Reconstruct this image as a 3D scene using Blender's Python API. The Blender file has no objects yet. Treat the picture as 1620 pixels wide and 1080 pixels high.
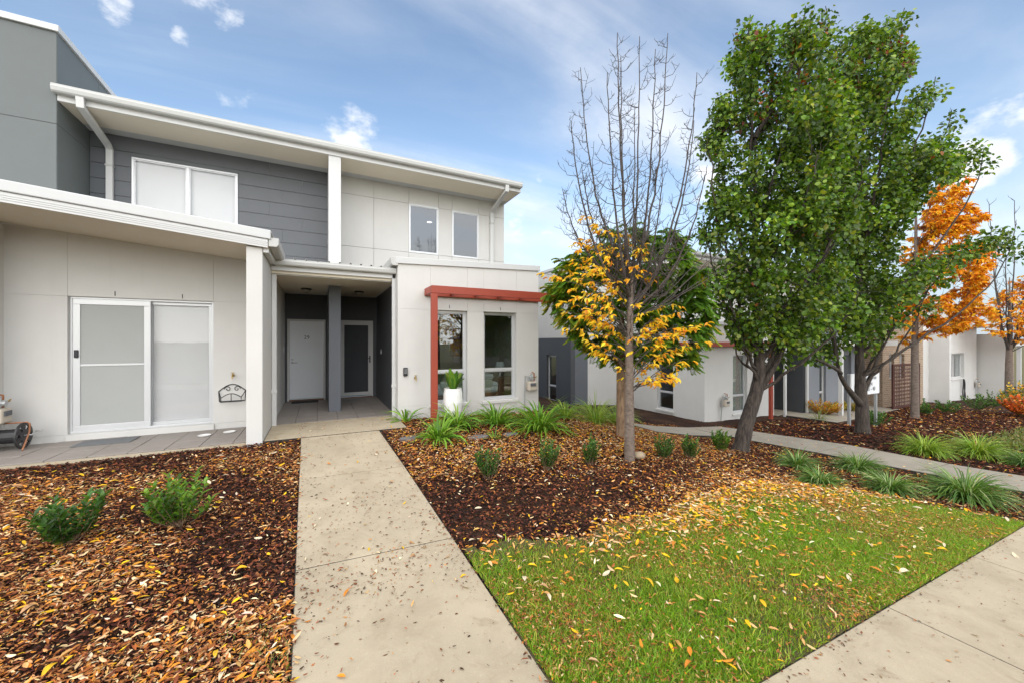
import bpy, math, random
import numpy as np
from mathutils import Vector, Matrix

random.seed(7)
rng = np.random.default_rng(11)
scene = bpy.context.scene
COL = scene.collection
R = math.radians

# ------------------------------------------------------------------ camera
CAM_H = 1.56
FPX = 604.0
YAW = math.atan2(305, 604)
cd = bpy.data.cameras.new('camera')
cd.sensor_width = 36.0
cd.lens = FPX / 1620 * 36.0
cd.clip_start = 0.05
cd.clip_end = 2000
cam = bpy.data.objects.new('camera', cd)
COL.objects.link(cam)
cam.location = (0, 0, CAM_H)
cam.rotation_euler = (R(90), 0, -YAW)
scene.camera = cam
FW = (math.sin(YAW), math.cos(YAW))
RT = (math.cos(YAW), -math.sin(YAW))

# ------------------------------------------------------------------ sky, sun, exposure
SUN_EL, SUN_AZ = R(30), R(205)      # azimuth measured clockwise from +Y
sun_to = Vector((math.sin(SUN_AZ) * math.cos(SUN_EL), math.cos(SUN_AZ) * math.cos(SUN_EL), math.sin(SUN_EL)))
world = bpy.data.worlds.new('World')
scene.world = world
world.use_nodes = True
wn, wl = world.node_tree.nodes, world.node_tree.links
wn.clear()


def wmath(op, a, b=None, c=None, clamp=False):
    n = wn.new('ShaderNodeMath')
    n.operation = op
    n.use_clamp = clamp
    for i, v in enumerate((a, b, c)):
        if v is None:
            continue
        if isinstance(v, (int, float)):
            n.inputs[i].default_value = v
        else:
            wl.new(v, n.inputs[i])
    return n.outputs[0]


def wrange(v, a, b, c=0.0, d=1.0, smooth=True):
    n = wn.new('ShaderNodeMapRange')
    n.interpolation_type = 'SMOOTHSTEP' if smooth else 'LINEAR'
    wl.new(v, n.inputs[0])
    for i, k in enumerate((a, b, c, d)):
        n.inputs[1 + i].default_value = k
    return n.outputs[0]


wout = wn.new('ShaderNodeOutputWorld')
bg = wn.new('ShaderNodeBackground')
sky = wn.new('ShaderNodeTexSky')
sky.sky_type = 'NISHITA'
sky.sun_disc = False
sky.sun_elevation = SUN_EL
sky.sun_rotation = SUN_AZ
sky.air_density = 1.15
sky.dust_density = 0.6
sky.ozone_density = 1.0
tc = wn.new('ShaderNodeTexCoord')
vd = tc.outputs['Generated']
sep = wn.new('ShaderNodeSeparateXYZ')
wl.new(vd, sep.inputs[0])
# high thin cloud, flattened to a plane overhead
den = wmath('ADD', wmath('MAXIMUM', sep.outputs[2], 0.0), 0.16)
comb = wn.new('ShaderNodeCombineXYZ')
wl.new(wmath('DIVIDE', sep.outputs[0], den), comb.inputs[0])
lowfade = wrange(sep.outputs[2], 0.02, 0.34)
wl.new(wmath('DIVIDE', sep.outputs[1], den), comb.inputs[1])
mp = wn.new('ShaderNodeMapping')
mp.inputs['Rotation'].default_value = (0, 0, R(-38))
mp.inputs['Scale'].default_value = (0.42, 1.35, 1)
wl.new(comb.outputs[0], mp.inputs[0])
nz1 = wn.new('ShaderNodeTexNoise')
nz1.inputs['Scale'].default_value = 1.0
nz1.inputs['Detail'].default_value = 7
nz1.inputs['Roughness'].default_value = 0.52
nz1.inputs['Distortion'].default_value = 0.6
wl.new(mp.outputs[0], nz1.inputs['Vector'])
cirrus = wmath('MULTIPLY', wmath('MULTIPLY', wrange(nz1.outputs[0], 0.34, 0.72), 0.80), lowfade)
# heaped cloud
mp2 = wn.new('ShaderNodeMapping')
mp2.inputs['Scale'].default_value = (1, 1, 1.7)
mp2.inputs['Location'].default_value = (3.1, 0.7, 0.2)
wl.new(vd, mp2.inputs[0])
nz2 = wn.new('ShaderNodeTexNoise')
nz2.inputs['Scale'].default_value = 7.5
nz2.inputs['Detail'].default_value = 9
nz2.inputs['Roughness'].default_value = 0.6
wl.new(mp2.outputs[0], nz2.inputs['Vector'])
nz3 = wn.new('ShaderNodeTexNoise')
nz3.inputs['Scale'].default_value = 2.2
nz3.inputs['Detail'].default_value = 3
wl.new(mp2.outputs[0], nz3.inputs['Vector'])


def ray(px, py):
    u = (px - 810) / FPX
    v = (540 - py) / FPX
    return (FW[0] + RT[0] * u, FW[1] + RT[1] * u, v)


msum = None
for (px, py, rad, amp) in ((180, 12, 1.6, .26), (345, 8, 2.6, .30), (290, 62, 1.0, .24), (375, 155, 2.2, .26), (555, 214, 3.2, .27),
                           (470, 212, 1.6, .2), (845, 366, 3.4, .28), (1120, 285, 3.0, .26), (1590, 215, 4.0, .28), (1545, 265, 2.0, .25), (1600, 370, 3.0, .24)):
    c = Vector(ray(px, py)).normalized()
    dt = wn.new('ShaderNodeVectorMath')
    dt.operation = 'DOT_PRODUCT'
    wl.new(vd, dt.inputs[0])
    dt.inputs[1].default_value = c
    g = wrange(dt.outputs['Value'], math.cos(R(rad * 1.5)), math.cos(R(rad * 0.2)), 0.0, amp)
    msum = g if msum is None else wmath('ADD', msum, g)
broad = wrange(nz3.outputs[0], 0.52, 0.75, 0.0, 0.12)
cumn = wmath('ADD', wmath('ADD', nz2.outputs[0], msum), broad)
cum = wmath('MULTIPLY', wrange(cumn, 0.68, 0.92), 0.95)
fac = wmath('MAXIMUM', cirrus, cum, clamp=True)
cshade = wn.new('ShaderNodeMix')
cshade.data_type = 'RGBA'
wl.new(wrange(nz2.outputs[0], 0.35, 0.65), cshade.inputs[0])
cshade.inputs[6].default_value = (4.3, 4.55, 5.0, 1)
cshade.inputs[7].default_value = (5.6, 5.65, 5.75, 1)
wmx = wn.new('ShaderNodeMix')
wmx.data_type = 'RGBA'
wl.new(fac, wmx.inputs[0])
skyg = wn.new('ShaderNodeMix')       # cloud light is scaled so that cloud and clear sky share one strength
skyg.data_type = 'RGBA'
skyg.blend_type = 'MULTIPLY'
skyg.inputs[0].default_value = 1.0
wl.new(sky.outputs[0], skyg.inputs[6])
skyg.inputs[7].default_value = (1.0, 1.0, 1.0, 1)
hz = wn.new('ShaderNodeMix')          # pale haze all round the horizon
hz.data_type = 'RGBA'
wl.new(wrange(sep.outputs[2], 0.34, 0.02, 0.0, 0.85), hz.inputs[0])
wl.new(skyg.outputs[2], hz.inputs[6])
hz.inputs[7].default_value = (2.5, 3.05, 3.75, 1)
wl.new(hz.outputs[2], wmx.inputs[6])
wl.new(cshade.outputs[2], wmx.inputs[7])
wl.new(wmx.outputs[2], bg.inputs[0])
bg.inputs[1].default_value = 0.112
wl.new(bg.outputs[0], wout.inputs[0])

sd = bpy.data.lights.new('sun', 'SUN')
sd.energy = 3.4
sd.angle = R(150)
sd.color = (1.0, 0.955, 0.885)
sun = bpy.data.objects.new('sun', sd)
COL.objects.link(sun)
sun.rotation_euler = (-sun_to).to_track_quat('-Z', 'Y').to_euler()
sun.location = (-6, -14, 20)

scene.view_settings.view_transform = 'Standard'
scene.view_settings.look = 'None'
scene.view_settings.gamma = 1
scene.view_settings.use_curve_mapping = False
scene.view_settings.exposure = 1.0
scene.render.engine = 'CYCLES'
scene.cycles.max_bounces = 8
scene.cycles.transparent_max_bounces = 12
scene.cycles.caustics_reflective = False
scene.cycles.caustics_refractive = False


# ------------------------------------------------------------------ terrain height
def interp(x, xs, ys):
    return np.interp(x, xs, ys)


def zstreet(x):
    return interp(x, [-40, -6, 12, 80], [0.12, 0.073, -0.755, -2.25])


def zhouse(x):
    return interp(x, [1.5, 4.7, 8.5, 11.2, 36, 80], [0, -.08, -.8, -1.02, -1.62, -2.4])


def gz(x, y):
    x = np.asarray(x, float)
    y = np.asarray(y, float)
    t = np.clip((y - 1.2) / 5.2, 0, 1)
    return zstreet(x) * (1 - t) + zhouse(x) * t + .28 * np.exp(-((x - 12.6) / 2) ** 2 - ((y - 4.8) / 1.5) ** 2)


def G(x, y):
    return float(gz(x, y))


def at(px, py, depth):
    r = ray(px, py)
    return Vector((r[0] * depth, r[1] * depth, CAM_H + r[2] * depth))


# ------------------------------------------------------------------ materials
MATS = {}


def newmat(name):
    m = bpy.data.materials.new(name)
    m.use_nodes = True
    n, l = m.node_tree.nodes, m.node_tree.links
    b = n['Principled BSDF']
    MATS[name] = m
    return m, n, l, b


def mixrgb(n, l, fac, a, b, blend='MIX'):
    x = n.new('ShaderNodeMix')
    x.data_type = 'RGBA'
    x.blend_type = blend
    for i, v in ((0, fac), (6, a), (7, b)):
        if hasattr(v, 'is_output'):
            l.new(v, x.inputs[i])
        elif i == 0:
            x.inputs[0].default_value = v
        else:
            x.inputs[i].default_value = (*v[:3], 1)
    return x.outputs[2]


def noise(n, l, scale, detail=4, rough=.55, vec=None, dist=0):
    t = n.new('ShaderNodeTexNoise')
    t.inputs['Scale'].default_value = scale
    t.inputs['Detail'].default_value = detail
    t.inputs['Roughness'].default_value = rough
    t.inputs['Distortion'].default_value = dist
    if vec is not None:
        l.new(vec, t.inputs['Vector'])
    return t.outputs[0]


def ramp(n, l, v, a, b, c=0., d=1.):
    r = n.new('ShaderNodeMapRange')
    l.new(v, r.inputs[0])
    for i, k in enumerate((a, b, c, d)):
        r.inputs[1 + i].default_value = k
    return r.outputs[0]


def pos(n):
    return n.new('ShaderNodeNewGeometry').outputs['Position']


def scaled(n, l, v, s):
    m = n.new('ShaderNodeMapping')
    m.inputs['Scale'].default_value = s
    l.new(v, m.inputs[0])
    return m.outputs[0]


def painted(name, col, rough=.6, var=.06, dirt=.12, bump=.15, bscale=90, metal=0., streak=True, dirtcol=None):
    """paint or render: slight mottling, rain streaks, fine surface relief"""
    m, n, l, b = newmat(name)
    p = pos(n)
    c = Vector(col)
    lo = tuple(c * (1 - var))
    hi = tuple(c * (1 + var * .6))
    out = mixrgb(n, l, ramp(n, l, noise(n, l, 1.7, 5, .6, p), .3, .7), lo, hi)
    if streak:
        s = noise(n, l, 1.0, 6, .65, scaled(n, l, p, (9, 9, .55)))
        dc = dirtcol or tuple(c * .62)
        out = mixrgb(n, l, ramp(n, l, s, .56, .85, 0, dirt), out, dc)
    l.new(out, b.inputs['Base Color'])
    b.inputs['Roughness'].default_value = rough
    b.inputs['Metallic'].default_value = metal
    if bump:
        bp = n.new('ShaderNodeBump')
        bp.inputs['Strength'].default_value = bump
        bp.inputs['Distance'].default_value = .004
        l.new(noise(n, l, bscale, 3, .6, p), bp.inputs['Height'])
        l.new(bp.outputs[0], b.inputs['Normal'])
    return m


painted('render_white', (.58, .57, .545), .75, .04, .16, .25, 140)
painted('panel_white', (.56, .55, .525), .6, .04, .14, .1, 80)
painted('trim_white', (.57, .57, .56), .42, .03, .08, .03, 40)
painted('soffit', (.76, .69, .56), .7, .03, .04, .05, 60, streak=False)
painted('board_grey', (.105, .112, .122), .55, .06, .06, .25, 120)
painted('block_grey', (.125, .140, .138), .62, .05, .08, .2, 120)
painted('dark_grey', (.062, .066, .074), .62, .06, .08, .3, 120)
painted('pier_grey', (.12, .13, .148), .65, .06, .10, .35, 120)
painted('wall_blue_grey', (.21, .225, .25), .65, .05, .08, .25, 120)
painted('colorbond', (.46, .46, .44), .38, .03, .10, .02, 40)
painted('cap_grey', (.52, .525, .52), .4, .03, .10, .02, 40)
painted('aluminium', (.60, .61, .62), .35, .03, .04, .02, 40, metal=.35)
painted('red_timber', (.31, .050, .025), .5, .10, .15, .3, 55, dirtcol=(.2, .03, .02))
painted('door_white', (.82, .84, .87), .4, .02, .03, .03, 40)
painted('mesh_dark', (.045, .048, .055), .7, .06, .05, .3, 900)
painted('mesh_grey', (.36, .37, .355), .7, .03, .03, .2, 900)
painted('blind_white', (.70, .71, .71), .8, .02, .02, .05, 50, streak=False)
painted('black_plastic', (.018, .018, .02), .45, .1, .05, .1, 60)
painted('black_iron', (.02, .02, .021), .5, .1, .05, .3, 90)
painted('copper_pipe', (.32, .13, .06), .42, .15, .2, .1, 60, metal=.2)
painted('brass', (.42, .30, .12), .35, .1, .2, .05, 60, metal=.8)
painted('steel', (.55, .55, .55), .3, .05, .05, .03, 60, metal=.9)
painted('meter_beige', (.50, .44, .36), .55, .06, .15, .1, 60)
painted('galv', (.42, .43, .43), .45, .1, .12, .1, 60, metal=.5)
painted('pot_white', (.80, .79, .77), .45, .03, .08, .05, 60)
painted('tile_grey', (.25, .22, .195), .6, .12, .10, .3, 70)
painted('mat_black', (.02, .02, .022), .95, .2, .1, .8, 300)
painted('mat_grey', (.15, .155, .16), .95, .1, .1, .6, 300)
painted('leaf_stalk', (.06, .10, .02), .6, .1, 0, 0, 40, streak=False)
painted('joint_dark', (.03, .026, .022), .95, .2, 0, .5, 80, streak=False)
painted('rust_screen', (.075, .022, .015), .8, .3, .3, .4, 70)
painted('stone', (.36, .28, .19), .85, .2, .2, .8, 30)
painted('paver_stone', (.14, .14, .145), .85, .15, .2, .4, 60)
painted('room_wall', (.42, .40, .36), .8, .03, .02, .03, 40, streak=False)
painted('room_floor', (.18, .13, .09), .6, .1, .02, .1, 30, streak=False)
painted('bed_cover', (.50, .56, .47), .9, .06, .02, .5, 25, streak=False)
painted('bed_linen', (.62, .66, .72), .9, .05, .02, .6, 18, streak=False)
painted('wood_dark', (.16, .085, .045), .45, .15, .05, .2, 30)
painted('sign_white', (.78, .79, .80), .4, .02, .05, .02, 40)
painted('ink_grey', (.10, .105, .12), .6, .05, .0, 0, 40, streak=False)
painted('roof_dark', (.07, .068, .07), .6, .1, .1, .3, 30)
painted('roof_metal', (.50, .50, .49), .4, .05, .1, .05, 30)
painted('far_wall', (.34, .29, .24), .8, .08, .1, .3, 50)

m, n, l, b = newmat('lamp_glow')
b.inputs['Emission Color'].default_value = (1, .93, .8, 1)
b.inputs['Emission Strength'].default_value = 6
b.inputs['Base Color'].default_value = (.9, .9, .85, 1)

m, n, l, b = newmat('lamp_glass')
b.inputs['Base Color'].default_value = (.45, .43, .38, 1)
b.inputs['Roughness'].default_value = .25


def glassmat(name, tint, base=.05, power=4.0):
    m, n, l, b = newmat(name)
    n.remove(b)
    out = n['Material Output']
    tr = n.new('ShaderNodeBsdfTransparent')
    tr.inputs[0].default_value = (*tint, 1)
    gl = n.new('ShaderNodeBsdfGlossy')
    gl.inputs['Roughness'].default_value = .015
    gl.inputs['Color'].default_value = (.95, .97, 1, 1)
    lw = n.new('ShaderNodeLayerWeight')
    lw.inputs['Blend'].default_value = .5
    pw = n.new('ShaderNodeMath')
    pw.operation = 'POWER'
    l.new(lw.outputs['Facing'], pw.inputs[0])
    pw.inputs[1].default_value = power
    r = ramp(n, l, pw.outputs[0], 0, 1, base, 1)
    bp = n.new('ShaderNodeBump')
    bp.inputs['Strength'].default_value = .05
    bp.inputs['Distance'].default_value = .01
    l.new(noise(n, l, 2.5, 2, .5, pos(n)), bp.inputs['Height'])
    l.new(bp.outputs[0], gl.inputs['Normal'])
    mx = n.new('ShaderNodeMixShader')
    l.new(r, mx.inputs[0])
    l.new(tr.outputs[0], mx.inputs[1])
    l.new(gl.outputs[0], mx.inputs[2])
    l.new(mx.outputs[0], out.inputs[0])


glassmat('glass', (.80, .84, .82), .11, 3.0)
glassmat('glass_upper', (.36, .39, .42), .10, 3.0)
glassmat('glass_clear', (.95, .95, .95), .03, 3.0)


def leafmat(name, rough=.45, trans=.25, spec=.5):
    m, n, l, b = newmat(name)
    out = n['Material Output']
    a = n.new('ShaderNodeAttribute')
    a.attribute_name = 'tint'
    nzv = noise(n, l, 14, 3, .6, pos(n))
    c = mixrgb(n, l, ramp(n, l, nzv, .3, .7, 0, .22), a.outputs['Color'], (.02, .018, .01))
    l.new(c, b.inputs['Base Color'])
    b.inputs['Roughness'].default_value = rough
    b.inputs['Specular IOR Level'].default_value = spec
    if trans:
        t = n.new('ShaderNodeBsdfTranslucent')
        tcx = mixrgb(n, l, 1.0, a.outputs['Color'], (1.3, 1.25, .6), 'MULTIPLY')
        l.new(tcx, t.inputs[0])
        mx = n.new('ShaderNodeMixShader')
        mx.inputs[0].default_value = trans
        l.new(b.outputs[0], mx.inputs[1])
        l.new(t.outputs[0], mx.inputs[2])
        l.new(mx.outputs[0], out.inputs[0])
    return m


leafmat('leaf_gloss', .44, .34, .4)
leafmat('leaf_matte', .6, .3, .35)
leafmat('litter', .75, .08, .2)
leafmat('chips', .85, .0, .15)
leafmat('blade', .5, .3, .4)


def barkmat(name, dark, light, vs=18, zs=3, bump=.8):
    m, n, l, b = newmat(name)
    p = pos(n)
    v = noise(n, l, 1, 6, .65, scaled(n, l, p, (vs, vs, zs)), .4)
    c = mixrgb(n, l, ramp(n, l, v, .35, .65), dark, light)
    c = mixrgb(n, l, ramp(n, l, noise(n, l, 4, 4, .6, p), .55, .75, 0, .5), c, tuple(Vector(light) * 1.25))
    l.new(c, b.inputs['Base Color'])
    b.inputs['Roughness'].default_value = .9
    bp = n.new('ShaderNodeBump')
    bp.inputs['Strength'].default_value = bump
    bp.inputs['Distance'].default_value = .02
    l.new(v, bp.inputs['Height'])
    l.new(bp.outputs[0], b.inputs['Normal'])


barkmat('bark_smooth', (.095, .072, .056), (.20, .155, .125), 14, 26, .35)
barkmat('bark_pear', (.020, .014, .011), (.085, .066, .053), 30, 5, 1.0)
barkmat('bark_tan', (.10, .06, .035), (.26, .17, .10), 20, 4, .6)
barkmat('twig', (.034, .027, .024), (.095, .077, .068), 30, 10, .3)


def concretemat(name, col, stain):
    m, n, l, b = newmat(name)
    p = pos(n)
    c = Vector(col)
    o = mixrgb(n, l, ramp(n, l, noise(n, l, .9, 5, .6, p), .3, .7), tuple(c * .84), tuple(c * 1.1))
    o = mixrgb(n, l, ramp(n, l, noise(n, l, 2.3, 7, .72, p, .6), .44, .72, 0, .75), o, stain)
    o = mixrgb(n, l, ramp(n, l, noise(n, l, 160, 2, .6, p), .55, .75, 0, .35), o, tuple(c * .55))
    o = mixrgb(n, l, ramp(n, l, noise(n, l, 60, 3, .6, p), .60, .72, 0, .35), o, tuple(c * 1.25))
    o = mixrgb(n, l, ramp(n, l, noise(n, l, 5.5, 7, .75, p, 1.2), .57, .74, 0, .55), o, (stain[0] * .62, stain[1] * .52, stain[2] * .42))
    l.new(o, b.inputs['Base Color'])
    b.inputs['Roughness'].default_value = .88
    bp = n.new('ShaderNodeBump')
    bp.inputs['Strength'].default_value = .35
    bp.inputs['Distance'].default_value = .004
    l.new(noise(n, l, 120, 4, .7, p), bp.inputs['Height'])
    l.new(bp.outputs[0], b.inputs['Normal'])


concretemat('concrete', (.40, .335, .235), (.28, .225, .15))
concretemat('concrete_dark', (.30, .265, .21), (.21, .185, .14))
concretemat('asphalt', (.055, .055, .056), (.04, .04, .04))

# mulch and soil
m, n, l, b = newmat('mulch')
p = pos(n)
a1 = noise(n, l, 55, 5, .7, scaled(n, l, p, (1, 1, 1)), .8)
c = mixrgb(n, l, ramp(n, l, a1, .35, .68), (.010, .006, .005), (.060, .028, .018))
c = mixrgb(n, l, ramp(n, l, noise(n, l, 1.3, 4, .6, p), .45, .65, 0, .55), c, (.085, .045, .024))
l.new(c, b.inputs['Base Color'])
b.inputs['Roughness'].default_value = .95
b.inputs['Specular IOR Level'].default_value = .15
bp = n.new('ShaderNodeBump')
bp.inputs['Strength'].default_value = 1
bp.inputs['Distance'].default_value = .03
l.new(a1, bp.inputs['Height'])
l.new(bp.outputs[0], b.inputs['Normal'])

m, n, l, b = newmat('turf_soil')
p = pos(n)
c = mixrgb(n, l, ramp(n, l, noise(n, l, 2.2, 5, .6, p), .35, .65), (.085, .105, .016), (.12, .085, .03))
c = mixrgb(n, l, ramp(n, l, noise(n, l, 70, 4, .7, p), .4, .7), c, (.085, .055, .022))
l.new(c, b.inputs['Base Color'])
b.inputs['Roughness'].default_value = .95
bp = n.new('ShaderNodeBump')
bp.inputs['Strength'].default_value = 1
bp.inputs['Distance'].default_value = .02
l.new(noise(n, l, 90, 4, .7, p), bp.inputs['Height'])
l.new(bp.outputs[0], b.inputs['Normal'])

# brick (far walls: courses a few pixels high)
m, n, l, b = newmat('brick')
p = pos(n)
sp = n.new('ShaderNodeSeparateXYZ')
l.new(p, sp.inputs[0])
ad = n.new('ShaderNodeMath')
l.new(sp.outputs[0], ad.inputs[0])
l.new(sp.outputs[1], ad.inputs[1])
cb = n.new('ShaderNodeCombineXYZ')
l.new(ad.outputs[0], cb.inputs[0])
l.new(sp.outputs[2], cb.inputs[1])
bt = n.new('ShaderNodeTexBrick')
l.new(cb.outputs[0], bt.inputs['Vector'])
bt.inputs['Scale'].default_value = 1
bt.inputs['Brick Width'].default_value = .24
bt.inputs['Row Height'].default_value = .086
bt.inputs['Mortar Size'].default_value = .009
bt.inputs['Color1'].default_value = (.24, .155, .095, 1)
bt.inputs['Color2'].default_value = (.33, .225, .145, 1)
bt.inputs['Mortar'].default_value = (.42, .37, .30, 1)
l.new(bt.outputs['Color'], b.inputs['Base Color'])
b.inputs['Roughness'].default_value = .9
bp = n.new('ShaderNodeBump')
bp.inputs['Strength'].default_value = .6
bp.inputs['Distance'].default_value = .01
bp.invert = True
l.new(bt.outputs['Fac'], bp.inputs['Height'])
l.new(bp.outputs[0], b.inputs['Normal'])

# corrugated roof sheet
m, n, l, b = newmat('roof_sheet')
b.inputs['Base Color'].default_value = (.45, .45, .44, 1)
b.inputs['Roughness'].default_value = .4


# ------------------------------------------------------------------ mesh helpers
def rootloc(o):
    v = Vector((0, 0, 0))
    while o is not None:
        v = v + Vector(o.location)
        o = o.parent
    return v


class MB:
    def __init__(s):
        s.v = []
        s.f = []

    def box(s, x0, y0, z0, x1, y1, z1):
        k = len(s.v)
        s.v += [(x0, y0, z0), (x1, y0, z0), (x1, y1, z0), (x0, y1, z0), (x0, y0, z1), (x1, y0, z1), (x1, y1, z1), (x0, y1, z1)]
        s.f += [tuple(k + i for i in q) for q in ((0, 3, 2, 1), (4, 5, 6, 7), (0, 1, 5, 4), (1, 2, 6, 5), (2, 3, 7, 6), (3, 0, 4, 7))]
        return s

    def hexa(s, pts):          # 8 points, bottom loop then top loop
        k = len(s.v)
        s.v += [tuple(p) for p in pts]
        s.f += [tuple(k + i for i in q) for q in ((0, 3, 2, 1), (4, 5, 6, 7), (0, 1, 5, 4), (1, 2, 6, 5), (2, 3, 7, 6), (3, 0, 4, 7))]
        return s

    def prism(s, poly, fn, a, b):     # poly in 2D, fn(p, t) -> 3D point, extruded from a to b
        k = len(s.v)
        n = len(poly)
        s.v += [fn(p, a) for p in poly] + [fn(p, b) for p in poly]
        s.f.append(tuple(k + i for i in range(n - 1, -1, -1)))
        s.f.append(tuple(k + n + i for i in range(n)))
        for i in range(n):
            j = (i + 1) % n
            s.f.append((k + i, k + j, k + n + j, k + n + i))
        return s

    def tube(s, pts, rad, n=8, cap=True):
        pts = [Vector(p) for p in pts]
        if not hasattr(rad, '__len__'):
            rad = [rad] * len(pts)
        k = len(s.v)
        prev = None
        for i, p in enumerate(pts):
            t = (pts[min(i + 1, len(pts) - 1)] - pts[max(i - 1, 0)])
            t = t.normalized() if t.length > 1e-9 else Vector((0, 0, 1))
            if prev is None:
                up = Vector((0, 0, 1)) if abs(t.z) < .9 else Vector((1, 0, 0))
                a = t.cross(up).normalized()
            else:
                a = (prev - t * prev.dot(t))
                a = a.normalized() if a.length > 1e-6 else t.orthogonal().normalized()
            prev = a
            c = t.cross(a)
            for j in range(n):
                th = 2 * math.pi * j / n
                s.v.append(tuple(p + (a * math.cos(th) + c * math.sin(th)) * rad[i]))
        for i in range(len(pts) - 1):
            for j in range(n):
                j2 = (j + 1) % n
                s.f.append((k + i * n + j, k + i * n + j2, k + (i + 1) * n + j2, k + (i + 1) * n + j))
        if cap:
            s.f.append(tuple(k + j for j in range(n - 1, -1, -1)))
            e = k + (len(pts) - 1) * n
            s.f.append(tuple(e + j for j in range(n)))
        return s

    def lathe(s, prof, cx, cy, n=24):      # prof: (r, z)
        k = len(s.v)
        for r, z in prof:
            for j in range(n):
                th = 2 * math.pi * j / n
                s.v.append((cx + r * math.cos(th), cy + r * math.sin(th), z))
        for i in range(len(prof) - 1):
            for j in range(n):
                j2 = (j + 1) % n
                s.f.append((k + i * n + j, k + i * n + j2, k + (i + 1) * n + j2, k + (i + 1) * n + j))
        s.f.append(tuple(k + j for j in range(n - 1, -1, -1)))
        e = k + (len(prof) - 1) * n
        s.f.append(tuple(e + j for j in range(n)))
        return s

    def wall(s, axis, a0, a1, d0, d1, z0, ztop, holes=()):
        """wall along X (axis 'x', d = y range) or Y (axis 'y', d = x range) with rectangular openings"""
        zt = ztop if callable(ztop) else (lambda u: ztop)
        us = sorted({a0, a1} | {h[0] for h in holes} | {h[1] for h in holes})
        us = [u for u in us if a0 - 1e-6 <= u <= a1 + 1e-6]
        zz = sorted({z0} | {h[2] for h in holes if h[2] > z0} | {h[3] for h in holes}) + [None]
        nu, nzv = len(us), len(zz)
        k = len(s.v)
        for d in (d0, d1):
            for j in range(nzv):
                for i in range(nu):
                    z = zt(us[i]) if zz[j] is None else zz[j]
                    s.v.append((us[i], d, z) if axis == 'x' else (d, us[i], z))

        def V(i, j, q):
            return k + q * nu * nzv + j * nu + i

        def solid(i, j):
            if i < 0 or j < 0 or i >= nu - 1 or j >= nzv - 1:
                return False
            um = (us[i] + us[i + 1]) / 2
            zm = (zz[j] + (zz[j + 1] if zz[j + 1] is not None else zz[j] + .01)) / 2
            return not any(h[0] < um < h[1] and h[2] < zm < h[3] for h in holes)
        for i in range(nu - 1):
            for j in range(nzv - 1):
                if not solid(i, j):
                    continue
                s.f.append((V(i, j, 0), V(i + 1, j, 0), V(i + 1, j + 1, 0), V(i, j + 1, 0)))
                s.f.append((V(i, j, 1), V(i, j + 1, 1), V(i + 1, j + 1, 1), V(i + 1, j, 1)))
                if not solid(i - 1, j):
                    s.f.append((V(i, j, 0), V(i, j + 1, 0), V(i, j + 1, 1), V(i, j, 1)))
                if not solid(i + 1, j):
                    s.f.append((V(i + 1, j, 0), V(i + 1, j, 1), V(i + 1, j + 1, 1), V(i + 1, j + 1, 0)))
                if not solid(i, j - 1):
                    s.f.append((V(i, j, 0), V(i, j, 1), V(i + 1, j, 1), V(i + 1, j, 0)))
                if not solid(i, j + 1):
                    s.f.append((V(i, j + 1, 0), V(i + 1, j + 1, 0), V(i + 1, j + 1, 1), V(i, j + 1, 1)))
        return s

    def mesh(s, name, off=Vector((0, 0, 0)), smooth=False):
        me = bpy.data.meshes.new(name)
        me.from_pydata([(a - off.x, b - off.y, c - off.z) for a, b, c in s.v], [], s.f)
        if smooth:
            me.polygons.foreach_set('use_smooth', [True] * len(me.polygons))
        me.update()
        return me

    def build(s, name, mat, parent=None, bevel=0., smooth=False, local=False):
        off = Vector((0, 0, 0)) if (parent is None or local) else rootloc(parent)
        me = s.mesh(name, off, smooth)
        me.materials.append(MATS[mat])
        o = bpy.data.objects.new(name, me)
        COL.objects.link(o)
        o.parent = parent
        if bevel:
            bm_ = o.modifiers.new('bevel', 'BEVEL')
            bm_.width = bevel
            bm_.segments = 2
            bm_.limit_method = 'ANGLE'
            bm_.angle_limit = R(40)
        return o


def tag(o, label=None, cat=None, group=None, kind=None):
    if label:
        o['label'] = label
    if cat:
        o['category'] = cat
    if group:
        o['group'] = group
    if kind:
        o['kind'] = kind
    return o


def thing(name, label, cat, loc=(0, 0, 0), rotz=0., group=None):
    o = bpy.data.objects.new(name, None)
    o.empty_display_size = .2
    COL.objects.link(o)
    o.location = loc
    o.rotation_euler = (0, 0, rotz)
    return tag(o, label, cat, group)


def np_mesh(name, V, T, tint, mat, parent=None, smooth=False, local=True):
    V = np.asarray(V, np.float32)
    if parent is not None and not local:
        V = V - np.array(rootloc(parent), np.float32)
    T = np.asarray(T, np.int32)
    me = bpy.data.meshes.new(name)
    me.vertices.add(len(V))
    me.vertices.foreach_set('co', V.ravel())
    me.loops.add(T.size)
    me.loops.foreach_set('vertex_index', T.ravel())
    me.polygons.add(len(T))
    me.polygons.foreach_set('loop_start', np.arange(0, T.size, 3, dtype=np.int32))
    if smooth:
        me.polygons.foreach_set('use_smooth', np.ones(len(T), bool))
    me.update(calc_edges=True)
    if tint is not None:
        a = me.attributes.new('tint', 'FLOAT_COLOR', 'FACE')
        rgba = np.ones((len(T), 4), np.float32)
        rgba[:, :3] = tint
        a.data.foreach_set('color', rgba.ravel())
    me.materials.append(MATS[mat])
    o = bpy.data.objects.new(name, me)
    COL.objects.link(o)
    o.parent = parent
    return o


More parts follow.
